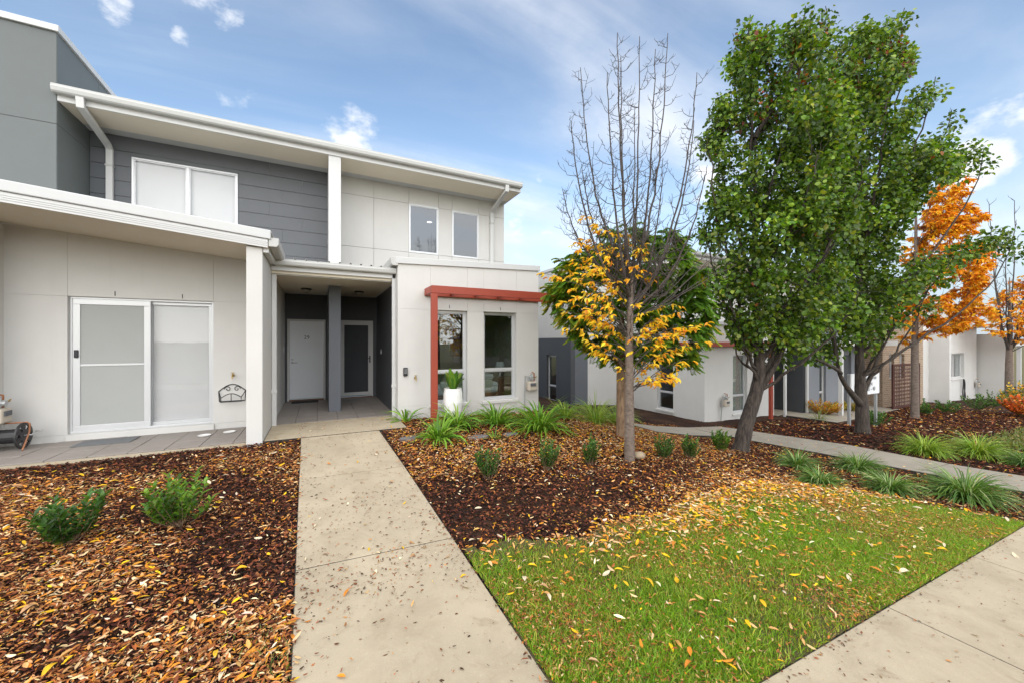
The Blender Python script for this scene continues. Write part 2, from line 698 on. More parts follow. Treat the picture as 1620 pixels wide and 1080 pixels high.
LEAF_V = np.array([(0, 0, 0), (.30, .42, .10), (.68, .36, .08), (1, 0, -.10), (.68, -.36, .08), (.30, -.42, .10), (.32, 0, 0), (.68, 0, -.01)])
LEAF_T = np.array([(0, 6, 1), (6, 7, 2), (6, 2, 1), (7, 3, 2), (0, 5, 6), (5, 4, 7), (5, 7, 6), (4, 3, 7)])
SLIM_V = np.array([(0, 0, 0), (.45, .5, .10), (1, 0, -.06), (.45, -.5, .10)])
SLIM_T = np.array([(0, 2, 1), (0, 3, 2)])


def unit(a):
    return a / np.maximum(np.linalg.norm(a, axis=1, keepdims=True), 1e-9)


def leaves(P, D, N, L, W, C, slim=False, curl=None):
    """leaf blades at points P along D, face normal N; returns verts, tris, tints"""
    tv, tt = (SLIM_V, SLIM_T) if slim else (LEAF_V, LEAF_T)
    D = unit(D)
    S = unit(np.cross(N, D))
    N = np.cross(D, S)
    h = np.ones(len(P)) if curl is None else curl
    V = (P[:, None, :] + D[:, None, :] * (tv[None, :, 0:1] * L[:, None, None]) + S[:, None, :] * (tv[None, :, 1:2] * W[:, None, None])
         + N[:, None, :] * (tv[None, :, 2:3] * (L * h)[:, None, None]))
    n = len(P)
    T = tt[None] + (np.arange(n) * len(tv))[:, None, None]
    return V.reshape(-1, 3), T.reshape(-1, 3), np.repeat(C, len(tt), axis=0)


def pick(cols, wts, n, var=.15):
    wts = np.array(wts, float)
    i = rng.choice(len(cols), n, p=wts / wts.sum())
    c = np.array(cols)[i]
    return np.clip(c * (1 + rng.normal(0, var, (n, 1))) * (1 + rng.normal(0, var * .35, (n, 3))), .002, .95)


# ------------------------------------------------------------------ ground, road, footpath, beds, lawn
def grid_sheet(name, xs, ys, zf, mat, kind='structure', mask=None, wob=0.):
    X, Y = np.meshgrid(xs, ys)
    Z = zf(X, Y)
    if wob:
        Z = Z + rng.normal(0, wob, Z.shape)
    V = np.stack([X, Y, Z], -1).reshape(-1, 3)
    nx, ny = len(xs), len(ys)
    i, j = np.meshgrid(np.arange(nx - 1), np.arange(ny - 1))
    a = (j * nx + i).ravel()
    if mask is not None:
        cx = (X[:-1, :-1] + X[1:, 1:]) / 2
        cy = (Y[:-1, :-1] + Y[1:, 1:]) / 2
        a = a[mask(cx, cy).ravel()]
    T = np.concatenate([np.stack([a, a + 1, a + nx + 1], 1), np.stack([a, a + nx + 1, a + nx], 1)])
    o = np_mesh(name, V, T, None, mat, None, smooth=True)
    if kind:
        o['kind'] = kind
    return o


far = [-600, -250, -100, -50, -25, -15]
grid_sheet('ground', far + list(np.arange(-10, 50, 1.)) + [55, 60, 70, 80, 120, 250, 600],
           [-600, -250, -120, -60, -30, -20, -14] + list(np.arange(-10, 20, 1.)) + [25, 40, 80, 200, 600],
           lambda x, y: gz(x, y) - .09, 'turf_soil')
# garden bed surface of bark mulch
grid_sheet('mulch_bed', np.concatenate([np.arange(-8, 11, .06), np.arange(11, 24, .2), np.arange(24, 70, 1.)]), np.arange(1.25, 8.7, .06),
           lambda x, y: gz(x, y) - .025 + .012 * np.sin(x * 3.1 + y) * np.sin(y * 2.7 - x), 'mulch', wob=.007)
# side gap between the houses
grid_sheet('soil_strip', np.arange(4.6, 11.3, .2), np.arange(8.6, 18, .2), lambda x, y: gz(x, y) - .02, 'mulch', wob=.006)

pr = lambda y: .94 + (7.0 - y) * .026
LAWN_X = [1.02, 1.5, 2.0, 3.0, 4.0, 4.8, 5.4, 5.9, 6.35, 6.8, 7.1, 7.25]
LAWN_Y = [3.03, 2.93, 2.86, 2.88, 3.02, 3.10, 3.05, 2.92, 2.62, 2.15, 1.75, 1.32]


def lawn_edge(x):
    return np.interp(x, LAWN_X, LAWN_Y) + .05 * np.sin(x * 5.3) + .03 * np.sin(x * 13.1 + 1)


def in_lawn(x, y):
    return (x > pr(y) + .012) & (x < 7.25) & (y > 1.25) & (y < lawn_edge(x))


grid_sheet('lawn', np.arange(1.02, 7.3, .05), np.arange(1.25, 3.3, .05), lambda x, y: gz(x, y) + .006, 'turf_soil', mask=in_lawn, wob=.005)


def slab(name, pts, mat, parent, th=.10, up=.012, gap=.006, joint=True):
    """a concrete slab cast on the slope: quad corners (x, y), top follows the ground"""
    c = Vector((sum(p[0] for p in pts) / 4, sum(p[1] for p in pts) / 4))
    q = []
    for x, y in pts:
        d = Vector((x, y)) - c
        q.append((x - math.copysign(gap, d.x), y - math.copysign(gap, d.y)))
    m_ = MB()
    m_.hexa([(x, y, G(x, y) + up - th) for x, y in q] + [(x, y, G(x, y) + up) for x, y in q])
    MB().hexa([(x, y, G(x, y) + up - th + .01) for x, y in pts] + [(x, y, G(x, y) + up - .004) for x, y in pts]).build('joint_filler', 'joint_dark', parent) if joint else None
    return m_.build(name, mat, parent, bevel=.003)


def setting(name, loc=(0, 0, 0)):
    o = bpy.data.objects.new(name, None)
    COL.objects.link(o)
    o.location = loc
    o['kind'] = 'structure'
    return o


fp = setting('front_path', (.4, 4, -.1))
pl = lambda y: -.27 + (7.2 - y) * .028
pr = lambda y: .94 + (7.0 - y) * .026
for y0, y1 in ((.9, 1.25), (1.25, 3.2), (3.2, 5.06), (5.06, 7.02)):
    if y1 < 1.3:
        continue
    slab('path_slab', [(pl(y0), y0), (pr(y0), y0), (pr(y1), y1), (pl(y1), y1)], 'concrete', fp)
ap = setting('entry_apron', (.3, 7.7, 0))
slab('apron_slab', [(-.775, 7.03), (1.42, 7.03), (1.42, 8.30), (-.775, 8.30)], 'concrete', ap, th=.14, up=.02)

ft = setting('footpath', (3, .4, -.3))
for k in range(-5, 22):
    x0 = 1.91 + 1.765 * k
    slab('footpath_slab', [(x0, -.35), (x0 + 1.765, -.35), (x0 + 1.765, 1.245), (x0, 1.245)], 'concrete', ft)

sp_ = setting('side_path', (10, 4, -.8))
for y0, y1 in ((1.25, 2.7), (2.7, 4.2), (4.2, 5.7), (5.7, 7.3)):
    slab('path_slab', [(9.15, y0), (10.55, y0), (10.55, y1), (9.15, y1)], 'concrete_dark', sp_, up=.03)
for x0, x1 in ((7.9, 9.15), (6.7, 7.9)):
    slab('path_slab', [(x0, 6.15), (x1, 6.15), (x1, 7.3), (x0, 7.3)], 'concrete_dark', sp_, up=.03)
for x0 in (15, 17.2, 19.4):
    slab('path_slab', [(x0, 6.3 + .1 * (x0 - 15)), (x0 + 2.2, 6.5 + .1 * (x0 - 15)), (x0 + 2.2, 7.9), (x0, 7.9)], 'concrete_dark', sp_, up=.03)

road = grid_sheet('road', np.arange(-40, 80, 2.), np.array([-8.6, -5.2, -1.75]), lambda x, y: zstreet(x) - .16, 'asphalt')
kb = MB()
for x0 in range(-40, 78, 2):
    kb.hexa([(x, y, float(zstreet(x)) + dz) for dz in (-.3, .0) for x, y in ((x0, -1.75), (x0 + 1.98, -1.75), (x0 + 1.98, -1.55), (x0, -1.55))])
tag(kb.build('kerb', 'concrete', None, bevel=.01), kind='structure')

# paving in front of the sliding door and on the porch
pp = setting('patio_paving', (-2.4, 7.8, 0))
xs = [-.79 - .405 * k for k in range(10)]
ys = [7.22, 7.66, 8.10, 8.48]
for i in range(len(xs) - 1):
    for j in range(3):
        if xs[i + 1] < -4.6:
            continue
        if i == 0 and j < 3:
            x1 = -.994
        else:
            x1 = xs[i]
        if x1 - xs[i + 1] < .05:
            continue
        dz = random.uniform(-.003, .003)
        MB().box(xs[i + 1] + .004, ys[j] + .004, -.06, x1 - .004, ys[j + 1] - .004, .002 + dz).build('paving_tile', 'tile_grey', pp, bevel=.004)
tag(MB().box(-5, 7.0, -.16, -.994, 7.216, -.012).build('patio_edging', 'concrete', None, bevel=.02), kind='structure')
pf = setting('porch_paving', (.3, 9.8, 0))
for i in range(6):
    for j in range(8):
        x0 = -.78 + .372 * i
        y0 = 8.31 + .375 * j
        dz = random.uniform(-.002, .002)
        MB().box(x0 + .003, y0 + .003, -.06, x0 + .369, y0 + .372, .022 + dz).build('paving_tile', 'tile_grey', pf, bevel=.003)


# ------------------------------------------------------------------ building parts
def bars(mb, f, u0, u1, z0, z1, w, d0, d1):
    for a in ((u0, u1, z0, z0 + w), (u0, u1, z1 - w, z1), (u0, u0 + w, z0 + w, z1 - w), (u1 - w, u1, z0 + w, z1 - w)):
        mb.box(*f(a[0], d0, a[2]), *f(a[1], d1, a[3]))


def window(parent, face, at_, u0, u1, z0, z1, set_in=.09, w=.045, transoms=(), mullions=(), frame='aluminium', glass='glass', blind=None, sill=None,
           name='window'):
    """window in an opening; face 'y' looks to -Y with the wall face at y = at_, face 'x' looks to -X at x = at_"""
    f = (lambda u, d, z: (u, at_ + d, z)) if face == 'y' else (lambda u, d, z: (at_ + d, u, z))
    root = MB()
    bars(root, f, u0, u1, z0, z1, w, set_in, set_in + .06)
    for z in transoms:
        root.box(*f(u0 + w, set_in + .004, z - w * .5), *f(u1 - w, set_in + .056, z + w * .5))
    for u in mullions:
        root.box(*f(u - w * .6, set_in + .004, z0 + w), *f(u + w * .6, set_in + .056, z1 - w))
    wobj = root.build(name, frame, parent, bevel=.004)
    zs_ = [z0] + list(transoms) + [z1]
    us_ = [u0] + list(mullions) + [u1]
    for i in range(len(zs_) - 1):
        for j in range(len(us_) - 1):
            # inner bead
            bd = MB()
            a0 = us_[j] + (w if j == 0 else w * .6)
            a1 = us_[j + 1] - (w if j == len(us_) - 2 else w * .6)
            b0 = zs_[i] + (w if i == 0 else w * .5)
            b1 = zs_[i + 1] - (w if i == len(zs_) - 2 else w * .5)
            bars(bd, f, a0, a1, b0, b1, .018, set_in + .018, set_in + .045)
            bd.build('bead', frame, wobj)
            gp = MB()
            gp.box(*f(a0 + .015, set_in + .030, b0 + .015), *f(a1 - .015, set_in + .034, b1 - .015))
            gp.build('pane', glass, wobj)
    if blind:
        for (ba, bb, bz0, bz1) in blind:
            MB().box(*f(ba, set_in + .085, bz0), *f(bb, set_in + .095, bz1)).build('blind', 'blind_white', wobj)
    if sill:
        MB().box(*f(u0 - .04, -.035, z0 - .075), *f(u1 + .04, set_in - .002, z0 - .004)).build('sill', sill, wobj, bevel=.008)
    return wobj


def weep(parent, face, at_, u, z):
    f = (lambda a, d, b: (a, at_ + d, b)) if face == 'y' else (lambda a, d, b: (at_ + d, a, b))
    MB().box(*f(u - .006, -.003, z), *f(u + .006, .01, z + .075)).build('weep_vent', 'black_plastic', parent)


def panels(parent, axis, d, ucuts, zcuts, holes, mat, thick=.012, gap=.003, top=None, name='wall_panel'):
    for i in range(len(ucuts) - 1):
        for j in range(len(zcuts) - 1):
            u0, u1, z0, z1 = ucuts[i], ucuts[i + 1], zcuts[j], zcuts[j + 1]
            um, zm = (u0 + u1) / 2, (z0 + z1) / 2
            if any(h[0] < um < h[1] and h[2] < zm < h[3] for h in holes):
                continue
            g_ = gap
            za, zb = z1 - g_, z1 - g_
            if top and j == len(zcuts) - 2:
                za, zb = top(u0), top(u1)
            a, b_ = u0 + g_, u1 - g_
            z0 = z0 + (g_ if j else 0)
            m_ = MB()
            if axis == 'x':
                m_.hexa([(a, d, z0), (b_, d, z0), (b_, d + thick, z0), (a, d + thick, z0), (a, d, za), (b_, d, zb), (b_, d + thick, zb), (a, d + thick, za)])
            else:
                m_.hexa([(d, a, z0), (d + thick, a, z0), (d + thick, b_, z0), (d, b_, z0), (d, a, za), (d + thick, a, za), (d + thick, b_, zb), (d, b_, zb)])
            m_.build(name, mat, parent)


def gutter(mb, x0, x1, y, z, h=.125, dpt=.115):
    """quad gutter along X whose back stands at y, top lip at z"""
    prof = [(0, 0), (0, -h), (-dpt * .75, -h), (-dpt * .92, -h * .82), (-dpt, -h * .35), (-dpt * .93, -h * .2), (-dpt * .93, 0), (-dpt * .85, 0), (-dpt * .85, -h * .2),
            (-.012, -h * .2), (-.012, 0)]
    mb.prism(prof, lambda p, t: (t, y + p[0], z + p[1]), x0, x1)


def text_mesh(body, size, name, left=False):
    cu = bpy.data.curves.new(name, 'FONT')
    cu.body = body
    cu.size = size
    cu.extrude = .0015
    cu.align_x = 'LEFT' if left else 'CENTER'
    cu.align_y = 'CENTER'
    to = bpy.data.objects.new(name, cu)
    COL.objects.link(to)
    dg = bpy.context.evaluated_depsgraph_get()
    me = bpy.data.meshes.new_from_object(to.evaluated_get(dg))
    bpy.data.objects.remove(to)
    return me


def put_text(body, size, loc, parent, mat, name, rz=0., left=False):
    me = text_mesh(body, size, name, left)
    me.materials.append(MATS[mat])
    o = bpy.data.objects.new(name, me)
    COL.objects.link(o)
    o.parent = parent
    o.location = Vector(loc) - (rootloc(parent) if parent else Vector())
    o.rotation_euler = (R(90), 0, rz)
    return o


# ------------------------------------------------------------------ the townhouse in front
H = thing('townhouse', 'white and charcoal two storey townhouse pair with red pergola and shared porch', 'house', (.3, 10, 0))
LW = 8.50                                            # front of left wing wall
lsof = lambda x: 3.00 + .093 * (-.66 - x)            # raking soffit of the left wing
# left wing
hd = (-3.53, -1.69, .10, 2.27)
MB().wall('x', -6.0, -.80, LW + .012, LW + .2, -.2, lambda x: lsof(x) + .12, [hd]).build('wall', 'render_white', H)
panels(H, 'x', LW, [-6.0, -3.53, -1.69, -.993], [-.1, .10, 2.27, 3.3], [hd, (-3.53, -1.69, -.1, .1)], 'render_white', gap=.0015, top=lambda u: lsof(u) + .04)
MB().box(-3.545, LW - .03, -.05, -1.675, LW + .06, .096).build('door_step', 'render_white', H, bevel=.006)
# blade walls at both ends of the left wing
MB().wall('y', 6.99, 11.5, -.99, -.78, -.3, lambda y: 3.005).build('blade_wall', 'render_white', H, bevel=.008)
MB().wall('y', 7.95, 11.5, -4.46, -4.2, -.3, lambda y: 3.30).build('blade_wall', 'render_white', H, bevel=.008)
# roof edge of the left wing
zt = lambda x: 3.24 + .093 * (-.66 - x)
m_ = MB()
m_.hexa([(-7, 6.955, lsof(-7)), (-.70, 6.955, lsof(-.70)), (-.70, 10.05, lsof(-.70)), (-7, 10.05, lsof(-7)),
         (-7, 6.955, zt(-7) - .02), (-.70, 6.955, zt(-.70) - .02), (-.70, 10.05, zt(-.70) - .02), (-7, 10.05, zt(-7) - .02)])
m_.build('roof', 'soffit', H)


def rake(x0, x1, y0, y1, za, zb):
    return MB().hexa([(x0, y0, lsof(x0) + za), (x1, y0, lsof(x1) + za), (x1, y1, lsof(x1) + za), (x0, y1, lsof(x0) + za),
                      (x0, y0, lsof(x0) + zb), (x1, y0, lsof(x1) + zb), (x1, y1, lsof(x1) + zb), (x0, y1, lsof(x0) + zb)])


rake(-7, -.705, 6.925, 6.952, -.012, .118).build('fascia', 'trim_white', H, bevel=.004)
for za in (.022, .048, .074):
    rake(-7, -.705, 6.918, 6.924, za, za + .016).build('fascia_rib', 'trim_white', H)
rake(-7, -.665, 6.900, 6.953, .122, .262).build('capping', 'cap_grey', H, bevel=.012)
rake(-7, -.665, 6.956, 10.04, .244, .262).build('roof_sheet', 'roof_sheet', H)
# side gutter of the left wing running back over the porch
m_ = MB()
m_.prism([(0, 0), (.10, 0), (.13, .03), (.135, .13), (.125, .135), (0, .135)], lambda p, t: (-.695 + p[0], t, 3.02 + p[1]), 6.93, 8.16)
m_.build('gutter', 'colorbond', H, bevel=.003)
MB().box(-.772, 6.99, 2.93, -.70, 8.16, 3.015).build('fascia', 'trim_white', H, bevel=.004)
# sliding door
sdr = MB()
bars(sdr, lambda u, d, z: (u, LW + d, z), -3.53, -1.69, .10, 2.27, .035, .05, .15)
SD = sdr.build('sliding_door', 'aluminium', H, bevel=.004)
fx = MB()
bars(fx, lambda u, d, z: (u, LW + d, z), -2.60, -1.725, .135, 2.235, .05, .11, .145)
fx.build('fixed_frame', 'aluminium', SD, bevel=.003)
MB().box(-2.56, LW + .125, .18, -1.77, LW + .129, 2.19).build('pane', 'glass_clear', SD)
sc = MB()
bars(sc, lambda u, d, z: (u, LW + d, z), -3.494, -2.555, .135, 2.235, .085, .052, .085)
sc.box(-3.41, LW + .056, 1.165, -2.64, LW + .082, 1.197)
sc.build('screen_frame', 'aluminium', SD, bevel=.004)
MB().box(-3.42, LW + .067, .21, -2.63, LW + .070, 2.16).build('insect_screen', 'mesh_grey', SD)
MB().box(-3.475, LW + .028, 1.30, -3.425, LW + .054, 1.43).build('handle', 'black_plastic', SD, bevel=.012)
MB().box(-2.57, LW + .17, .14, -1.72, LW + .178, 2.24).build('blind', 'blind_white', SD)
MB().box(-3.50, LW + .19, .14, -2.57, LW + .195, 2.24).build('blind', 'blind_white', SD)
for u in (-2.98, -2.12):
    weep(H, 'y', LW, u, 2.30)

# porch
MB().wall('x', -.78, 1.43, 11.30, 11.5, -.2, 2.9, [(-.73, .15, .03, 2.13), (.48, 1.345, .03, 2.13)]).build('porch_wall', 'dark_grey', H)
MB().wall('y', 8.20, 11.298, 1.43, 1.6, -.2, 2.9).build('porch_wall', 'dark_grey', H)
MB().wall('y', 9.3, 11.296, .19, .43, -.1, 2.796).build('porch_pier', 'pier_grey', H, bevel=.006)
MB().box(-.778, 8.16, 2.80, 1.428, 11.296, 2.86).build('porch_ceiling', 'soffit', H)
MB().box(.17, 9.27, 2.786, .45, 11.28, 2.799).build('ceiling_trim', 'trim_white', H)
for a in ((-.776, 8.2, 1.426, 8.22), (-.776, 11.275, .165, 11.295), (.455, 11.275, 1.426, 11.295), (1.405, 8.225, 1.427, 11.27)):
    MB().box(a[0], a[1], 2.782, a[2], a[3], 2.799).build('ceiling_trim', 'trim_white', H)
MB().box(-.775, 8.10, 2.845, 1.40, 8.158, 2.955).build('fascia', 'trim_white', H, bevel=.004)
m_ = MB()
gutter(m_, -.775, 1.405, 8.098, 3.045, .115, .10)
m_.build('gutter', 'colorbond', H)
# ribbed porch roof sheet
m_ = MB()
prof = []
x = -.66
while x < 1.27:
    prof += [(x, 0), (x + .045, 0), (x + .055, .028), (x + .078, .028), (x + .088, 0)]
    x += .19
top = prof
poly = top + [(p_[0], p_[1] - .006) for p_ in reversed(top)]
m_.prism(poly, lambda p, t: (p[0], t, 3.055 + p[1] + (t - 8.05) * .05), 8.05, 10.09)
m_.build('roof_sheet', 'roof_sheet', H)
# corner downpipes beside the porch
for x0 in (-.775, 1.335):
    dp = MB().box(x0, 8.205 if x0 < 0 else 8.10, -.02, x0 + .075, 8.255 if x0 < 0 else 8.15, 2.94).build('downpipe', 'trim_white', H, bevel=.008)
    MB().box(x0 - .008, 8.195 if x0 < 0 else 8.09, .62, x0 + .083, 8.265 if x0 < 0 else 8.16, .68).build('pipe_collar', 'trim_white', dp, bevel=.003)

# the two front doors
d29 = MB()
bars(d29, lambda u, d, z: (u, 11.3 + d, z), -.73, .15, .03, 2.13, .05, -.012, .08)
D29 = d29.build('door_frame', 'trim_white', H, bevel=.004)
MB().box(-.678, 11.33, .09, .098, 11.37, 2.078).build('door', 'door_white', D29, bevel=.003)
MB().box(-.69, 11.27, .024, .11, 11.33, .07).build('threshold', 'wood_dark', D29)
hn = MB()
hn.tube([(-.62, 11.328, 1.02), (-.62, 11.318, 1.02)], .028, 12)
hn.tube([(-.62, 11.328, 1.02), (-.62, 11.275, 1.02), (-.61, 11.27, 1.02), (-.50, 11.27, 1.02)], .010, 8)
hn.tube([(-.62, 11.328, 1.10), (-.62, 11.31, 1.10)], .022, 12)
hn.build('handle', 'steel', D29, smooth=False)
put_text('29', .13, (-.29, 11.328, 1.66), D29, 'ink_grey', 'door_number')
d30 = MB()
bars(d30, lambda u, d, z: (u, 11.3 + d, z), .48, 1.345, .03, 2.13, .03, -.01, .08)
D30 = d30.build('door_frame', 'trim_white', H, bevel=.004)
s30 = MB()
bars(s30, lambda u, d, z: (u, 11.3 + d, z), .512, 1.313, .085, 2.098, .095, .0, .03)
s30.build('screen_frame', 'trim_white', D30, bevel=.004)
MB().box(.60, 11.312, .17, 1.225, 11.316, 2.01).build('security_mesh', 'mesh_dark', D30)
MB().box(.50, 11.27, .024, 1.33, 11.30, .06).build('threshold', 'wood_dark', D30)
hn = MB().box(1.245, 11.275, .98, 1.275, 11.299, 1.17)
hn.tube([(1.26, 11.28, 1.10), (1.26, 11.25, 1.10), (1.25, 11.245, 1.10), (1.15, 11.245, 1.10)], .010, 8)
hn.build('handle', 'black_plastic', D30)
put_text('30', .13, (.91, 11.3105, 1.66), D30, 'black_plastic', 'door_number')
for u in (-.29, .91):
    weep(H, 'y', 11.3, u, 2.16)
MB().box(-.779, 10.7, 1.28, -.765, 10.76, 1.42).build('doorbell', 'trim_white', H, bevel=.004)
MB().box(1.417, 10.3, 1.24, 1.429, 10.35, 1.36).build('doorbell', 'trim_white', H, bevel=.004)

# right wing
RW = 7.90
rtop = lambda x: 3.12 + .036 * (x - 1.41)
W1 = (2.08, 2.895, .245, 2.22)
W2 = (3.285, 4.105, .245, 2.22)
MB().wall('x', 1.412, 4.70, RW + .012, RW + .2, -.4, lambda x: rtop(x) - .01, [W1, W2]).build('wall', 'render_white', H)
panels(H, 'x', RW, [1.412, 2.08, 2.895, 3.285, 4.105, 4.70], [-.4, .245, 2.22, 3.3], [W1, W2], 'render_white', gap=.0015, top=rtop)
MB().wall('y', RW + .2, 12.5, 4.50, 4.70, -1.2, 3.1).build('wall', 'render_white', H)
MB().wall('y', RW + .2, 8.20, 1.412, 1.6, -.2, 3.1).build('wall', 'render_white', H)
m_ = MB().hexa([(1.36, RW - .035, rtop(1.4)), (4.735, RW - .035, rtop(4.73)), (4.735, RW + .24, rtop(4.73)), (1.36, RW + .24, rtop(1.4)),
                (1.36, RW - .035, rtop(1.4) + .13), (4.735, RW - .035, rtop(4.73) + .13), (4.735, RW + .24, rtop(4.73) + .14), (1.36, RW + .24, rtop(1.4) + .14)])
m_.build('capping', 'cap_grey', H, bevel=.008)
MB().box(4.47, RW + .243, 3.12, 4.735, 10.09, 3.24).build('capping', 'cap_grey', H, bevel=.008)
MB().box(1.6, RW + .243, 3.02, 4.46, 10.09, 3.09).build('roof', 'roof_metal', H)
m_ = MB()
m_.prism([(0, 0), (-.10, 0), (-.13, .03), (-.14, .15), (-.13, .16), (0, .16)], lambda p, t: (1.412 + p[0], t, 3.08 + p[1]), RW - .03, 10.08)
m_.build('gutter', 'colorbond', H, bevel=.003)
for W in (W1, W2):
    window(H, 'y', RW, W[0], W[1], W[2], W[3], transoms=(.915,), w=.05, sill='render_white')
    weep(H, 'y', RW, (W[0] + W[1]) / 2, 2.26)

# upper storey
UW = 10.10
gw = (-3.30, -1.58, 3.85, 5.19)
u1 = (2.085, 2.875, 3.88, 5.15)
u2 = (3.255, 4.04, 3.88, 5.15)
MB().wall('x', -3.9, 4.84, UW + .022, UW + .2, 2.9, 5.6, [gw, u1, u2]).build('wall', 'panel_white', H)
MB().wall('y', UW + .2, 17, 4.66, 4.84, 2.9, 5.6).build('wall', 'panel_white', H)
panels(H, 'x', UW, [.43, 1.22, 2.085, 2.875, 3.255, 4.04, 4.84], [2.9, 3.88, 5.15, 5.575], [u1, u2], 'panel_white', thick=.02, gap=.004)
zc = 5.575
k = 0
while zc > 2.95:
    z0 = zc - .295
    segs = [(-3.895, .178)]
    if not (z0 > 5.19 or zc < 3.85):
        segs = [(-3.895, -3.305), (-1.575, .178)]
        if zc > 5.19:          # course notched over the window head
            MB().box(-3.305, UW, 5.195, -1.575, UW + .02, zc - .004).build('weatherboard', 'board_grey', H)
    out = []
    for a, b_ in segs:
        if b_ - a > 1.5:
            j_ = (-1.0, -.35, -.75)[k % 3]
            out += [(a, j_), (j_, b_)] if a < j_ else [(a, b_)]
        else:
            out.append((a, b_))
    for a, b_ in out:
        m_ = MB().hexa([(a + .0015, UW - .004, z0), (b_ - .0015, UW - .004, z0), (b_ - .0015, UW + .02, z0), (a + .0015, UW + .02, z0),
                        (a + .0015, UW + .004, zc - .007), (b_ - .0015, UW + .004, zc - .007), (b_ - .0015, UW + .02, zc - .007), (a + .0015, UW + .02, zc - .007)])
        m_.build('weatherboard', 'board_grey', H)
    zc = z0
    k += 1
window(H, 'y', UW, gw[0], gw[1], gw[2], gw[3], set_in=-.015, w=.035, mullions=(-2.43,), glass='glass_clear', blind=[(-3.27, -1.61, 3.87, 5.17)])
for W in (u1, u2):
    window(H, 'y', UW, W[0], W[1], W[2], W[3], set_in=-.012, w=.032, glass='glass_upper')
MB().wall('y', 9.125, UW - .004, .18, .425, 2.9, 5.572).build('party_blade', 'trim_white', H, bevel=.008)
MB().box(-3.9, 9.13, 5.58, 4.84, UW + .02, 5.60).build('soffit_lining', 'soffit', H)
MB().box(-3.9, 9.10, 5.572, 4.845, 9.127, 5.70).build('fascia', 'trim_white', H, bevel=.004)
m_ = MB()
gutter(m_, -3.93, 4.86, 9.098, 5.80, .13, .12)
m_.build('gutter', 'colorbond', H)
m_ = MB().hexa([(-3.9, 9.13, 5.62), (4.84, 9.13, 5.62), (4.84, 17, 5.2), (-3.9, 17, 5.2), (-3.9, 9.13, 5.77), (4.84, 9.13, 5.77), (4.84, 17, 5.4), (-3.9, 17, 5.4)])
m_.build('roof', 'roof_metal', H)
MB().box(4.842, 9.10, 5.572, 4.86, UW + 2, 5.76).build('bargeboard', 'trim_white', H)


def downpipe(x, zlow):
    pts = [(9.04, 5.67), (9.04, 5.53), (9.98, 5.30), (10.055, 5.24), (10.055, zlow)]
    m2 = MB()
    w2, d2 = .05, .035
    k0 = len(m2.v)
    for i, (y, z) in enumerate(pts):
        t = Vector((pts[min(i + 1, 4)][0] - pts[max(i - 1, 0)][0], pts[min(i + 1, 4)][1] - pts[max(i - 1, 0)][1])).normalized()
        nrm = Vector((-t.y, t.x))
        for sx, sn in ((-1, -1), (1, -1), (1, 1), (-1, 1)):
            m2.v.append((x + sx * w2, y + nrm.x * sn * d2, z + nrm.y * sn * d2))
    for i in range(4):
        for j in range(4):
            j2 = (j + 1) % 4
            m2.f.append((k0 + i * 4 + j, k0 + i * 4 + j2, k0 + (i + 1) * 4 + j2, k0 + (i + 1) * 4 + j))
    o = m2.build('downpipe', 'trim_white', H, bevel=.006)
    MB().box(x - .058, 10.008, 4.92, x + .058, 10.094, 4.95).build('pipe_strap', 'colorbond', o)


downpipe(-3.60, 3.3)
downpipe(4.42, 3.2)

# red pergola
PG = thing('pergola', 'red painted timber pergola over the ground floor bedroom windows', 'pergola', (1.95, 7.4, 0))
MB().box(1.952, 7.33, -.15, 2.075, 7.425, 2.498).build('post', 'red_timber', PG, bevel=.005)
MB().box(1.95, 7.325, 2.50, 4.80, 7.37, 2.65).build('beam', 'red_timber', PG, bevel=.005)
MB().box(1.95, 7.372, 2.51, 1.995, 7.84, 2.648).build('end_rafter', 'red_timber', PG, bevel=.004)
MB().box(4.752, 7.372, 2.44, 4.798, 7.86, 2.648).build('end_rafter', 'red_timber', PG, bevel=.004)
MB().box(1.95, 7.845, 2.50, 4.798, 7.895, 2.645).build('ledger', 'red_timber', PG, bevel=.004)
for x in (2.5, 3.05, 3.6, 4.15):
    MB().box(x - .022, 7.372, 2.535, x + .022, 7.843, 2.642).build('rafter', 'red_timber', PG, bevel=.003)


def gas_meter(loc, label, rz=0., group='gas meters on the house fronts'):
    t = thing('gas_meter', label, 'gas meter', loc, rz, group)
    MB().box(-.11, -.20, -.16, .11, -.04, .06).build('body', 'meter_beige', t, bevel=.03, local=True)
    MB().box(-.07, -.215, -.05, .07, -.198, .02).build('index_window', 'ink_grey', t, bevel=.005, local=True)
    MB().tube([(-.09, -.12, .05), (-.09, -.12, .16), (-.16, -.12, .19), (-.16, -.10, .02), (-.16, -.06, -.62)], .016, 8).build('inlet_pipe', 'galv', t, local=True)
    MB().tube([(.07, -.12, .05), (.07, -.12, .24), (.07, -.02, .26)], .015, 8).build('outlet_pipe', 'copper_pipe', t, local=True)
    rg = MB()
    rg.tube([(-.05, -.13, .13), (.02, -.13, .13)], .05, 14)
    rg.tube([(-.02, -.13, .12), (-.02, -.13, .23)], .022, 10)
    rg.tube([(-.02, -.13, .13), (-.02, -.20, .13)], .04, 12)
    rg.build('regulator', 'galv', t, local=True)
    MB().tube([(.07, -.15, .15), (.07, -.18, .15), (.10, -.18, .17)], .012, 8).build('valve', 'brass', t, local=True)
    return t


gas_meter((4.44, RW, .58), 'beige gas meter on white wall right of the bedroom windows')
gas_meter((-4.2, LW - .33, .55), 'beige gas meter at left picture edge above the hose cart', R(90))


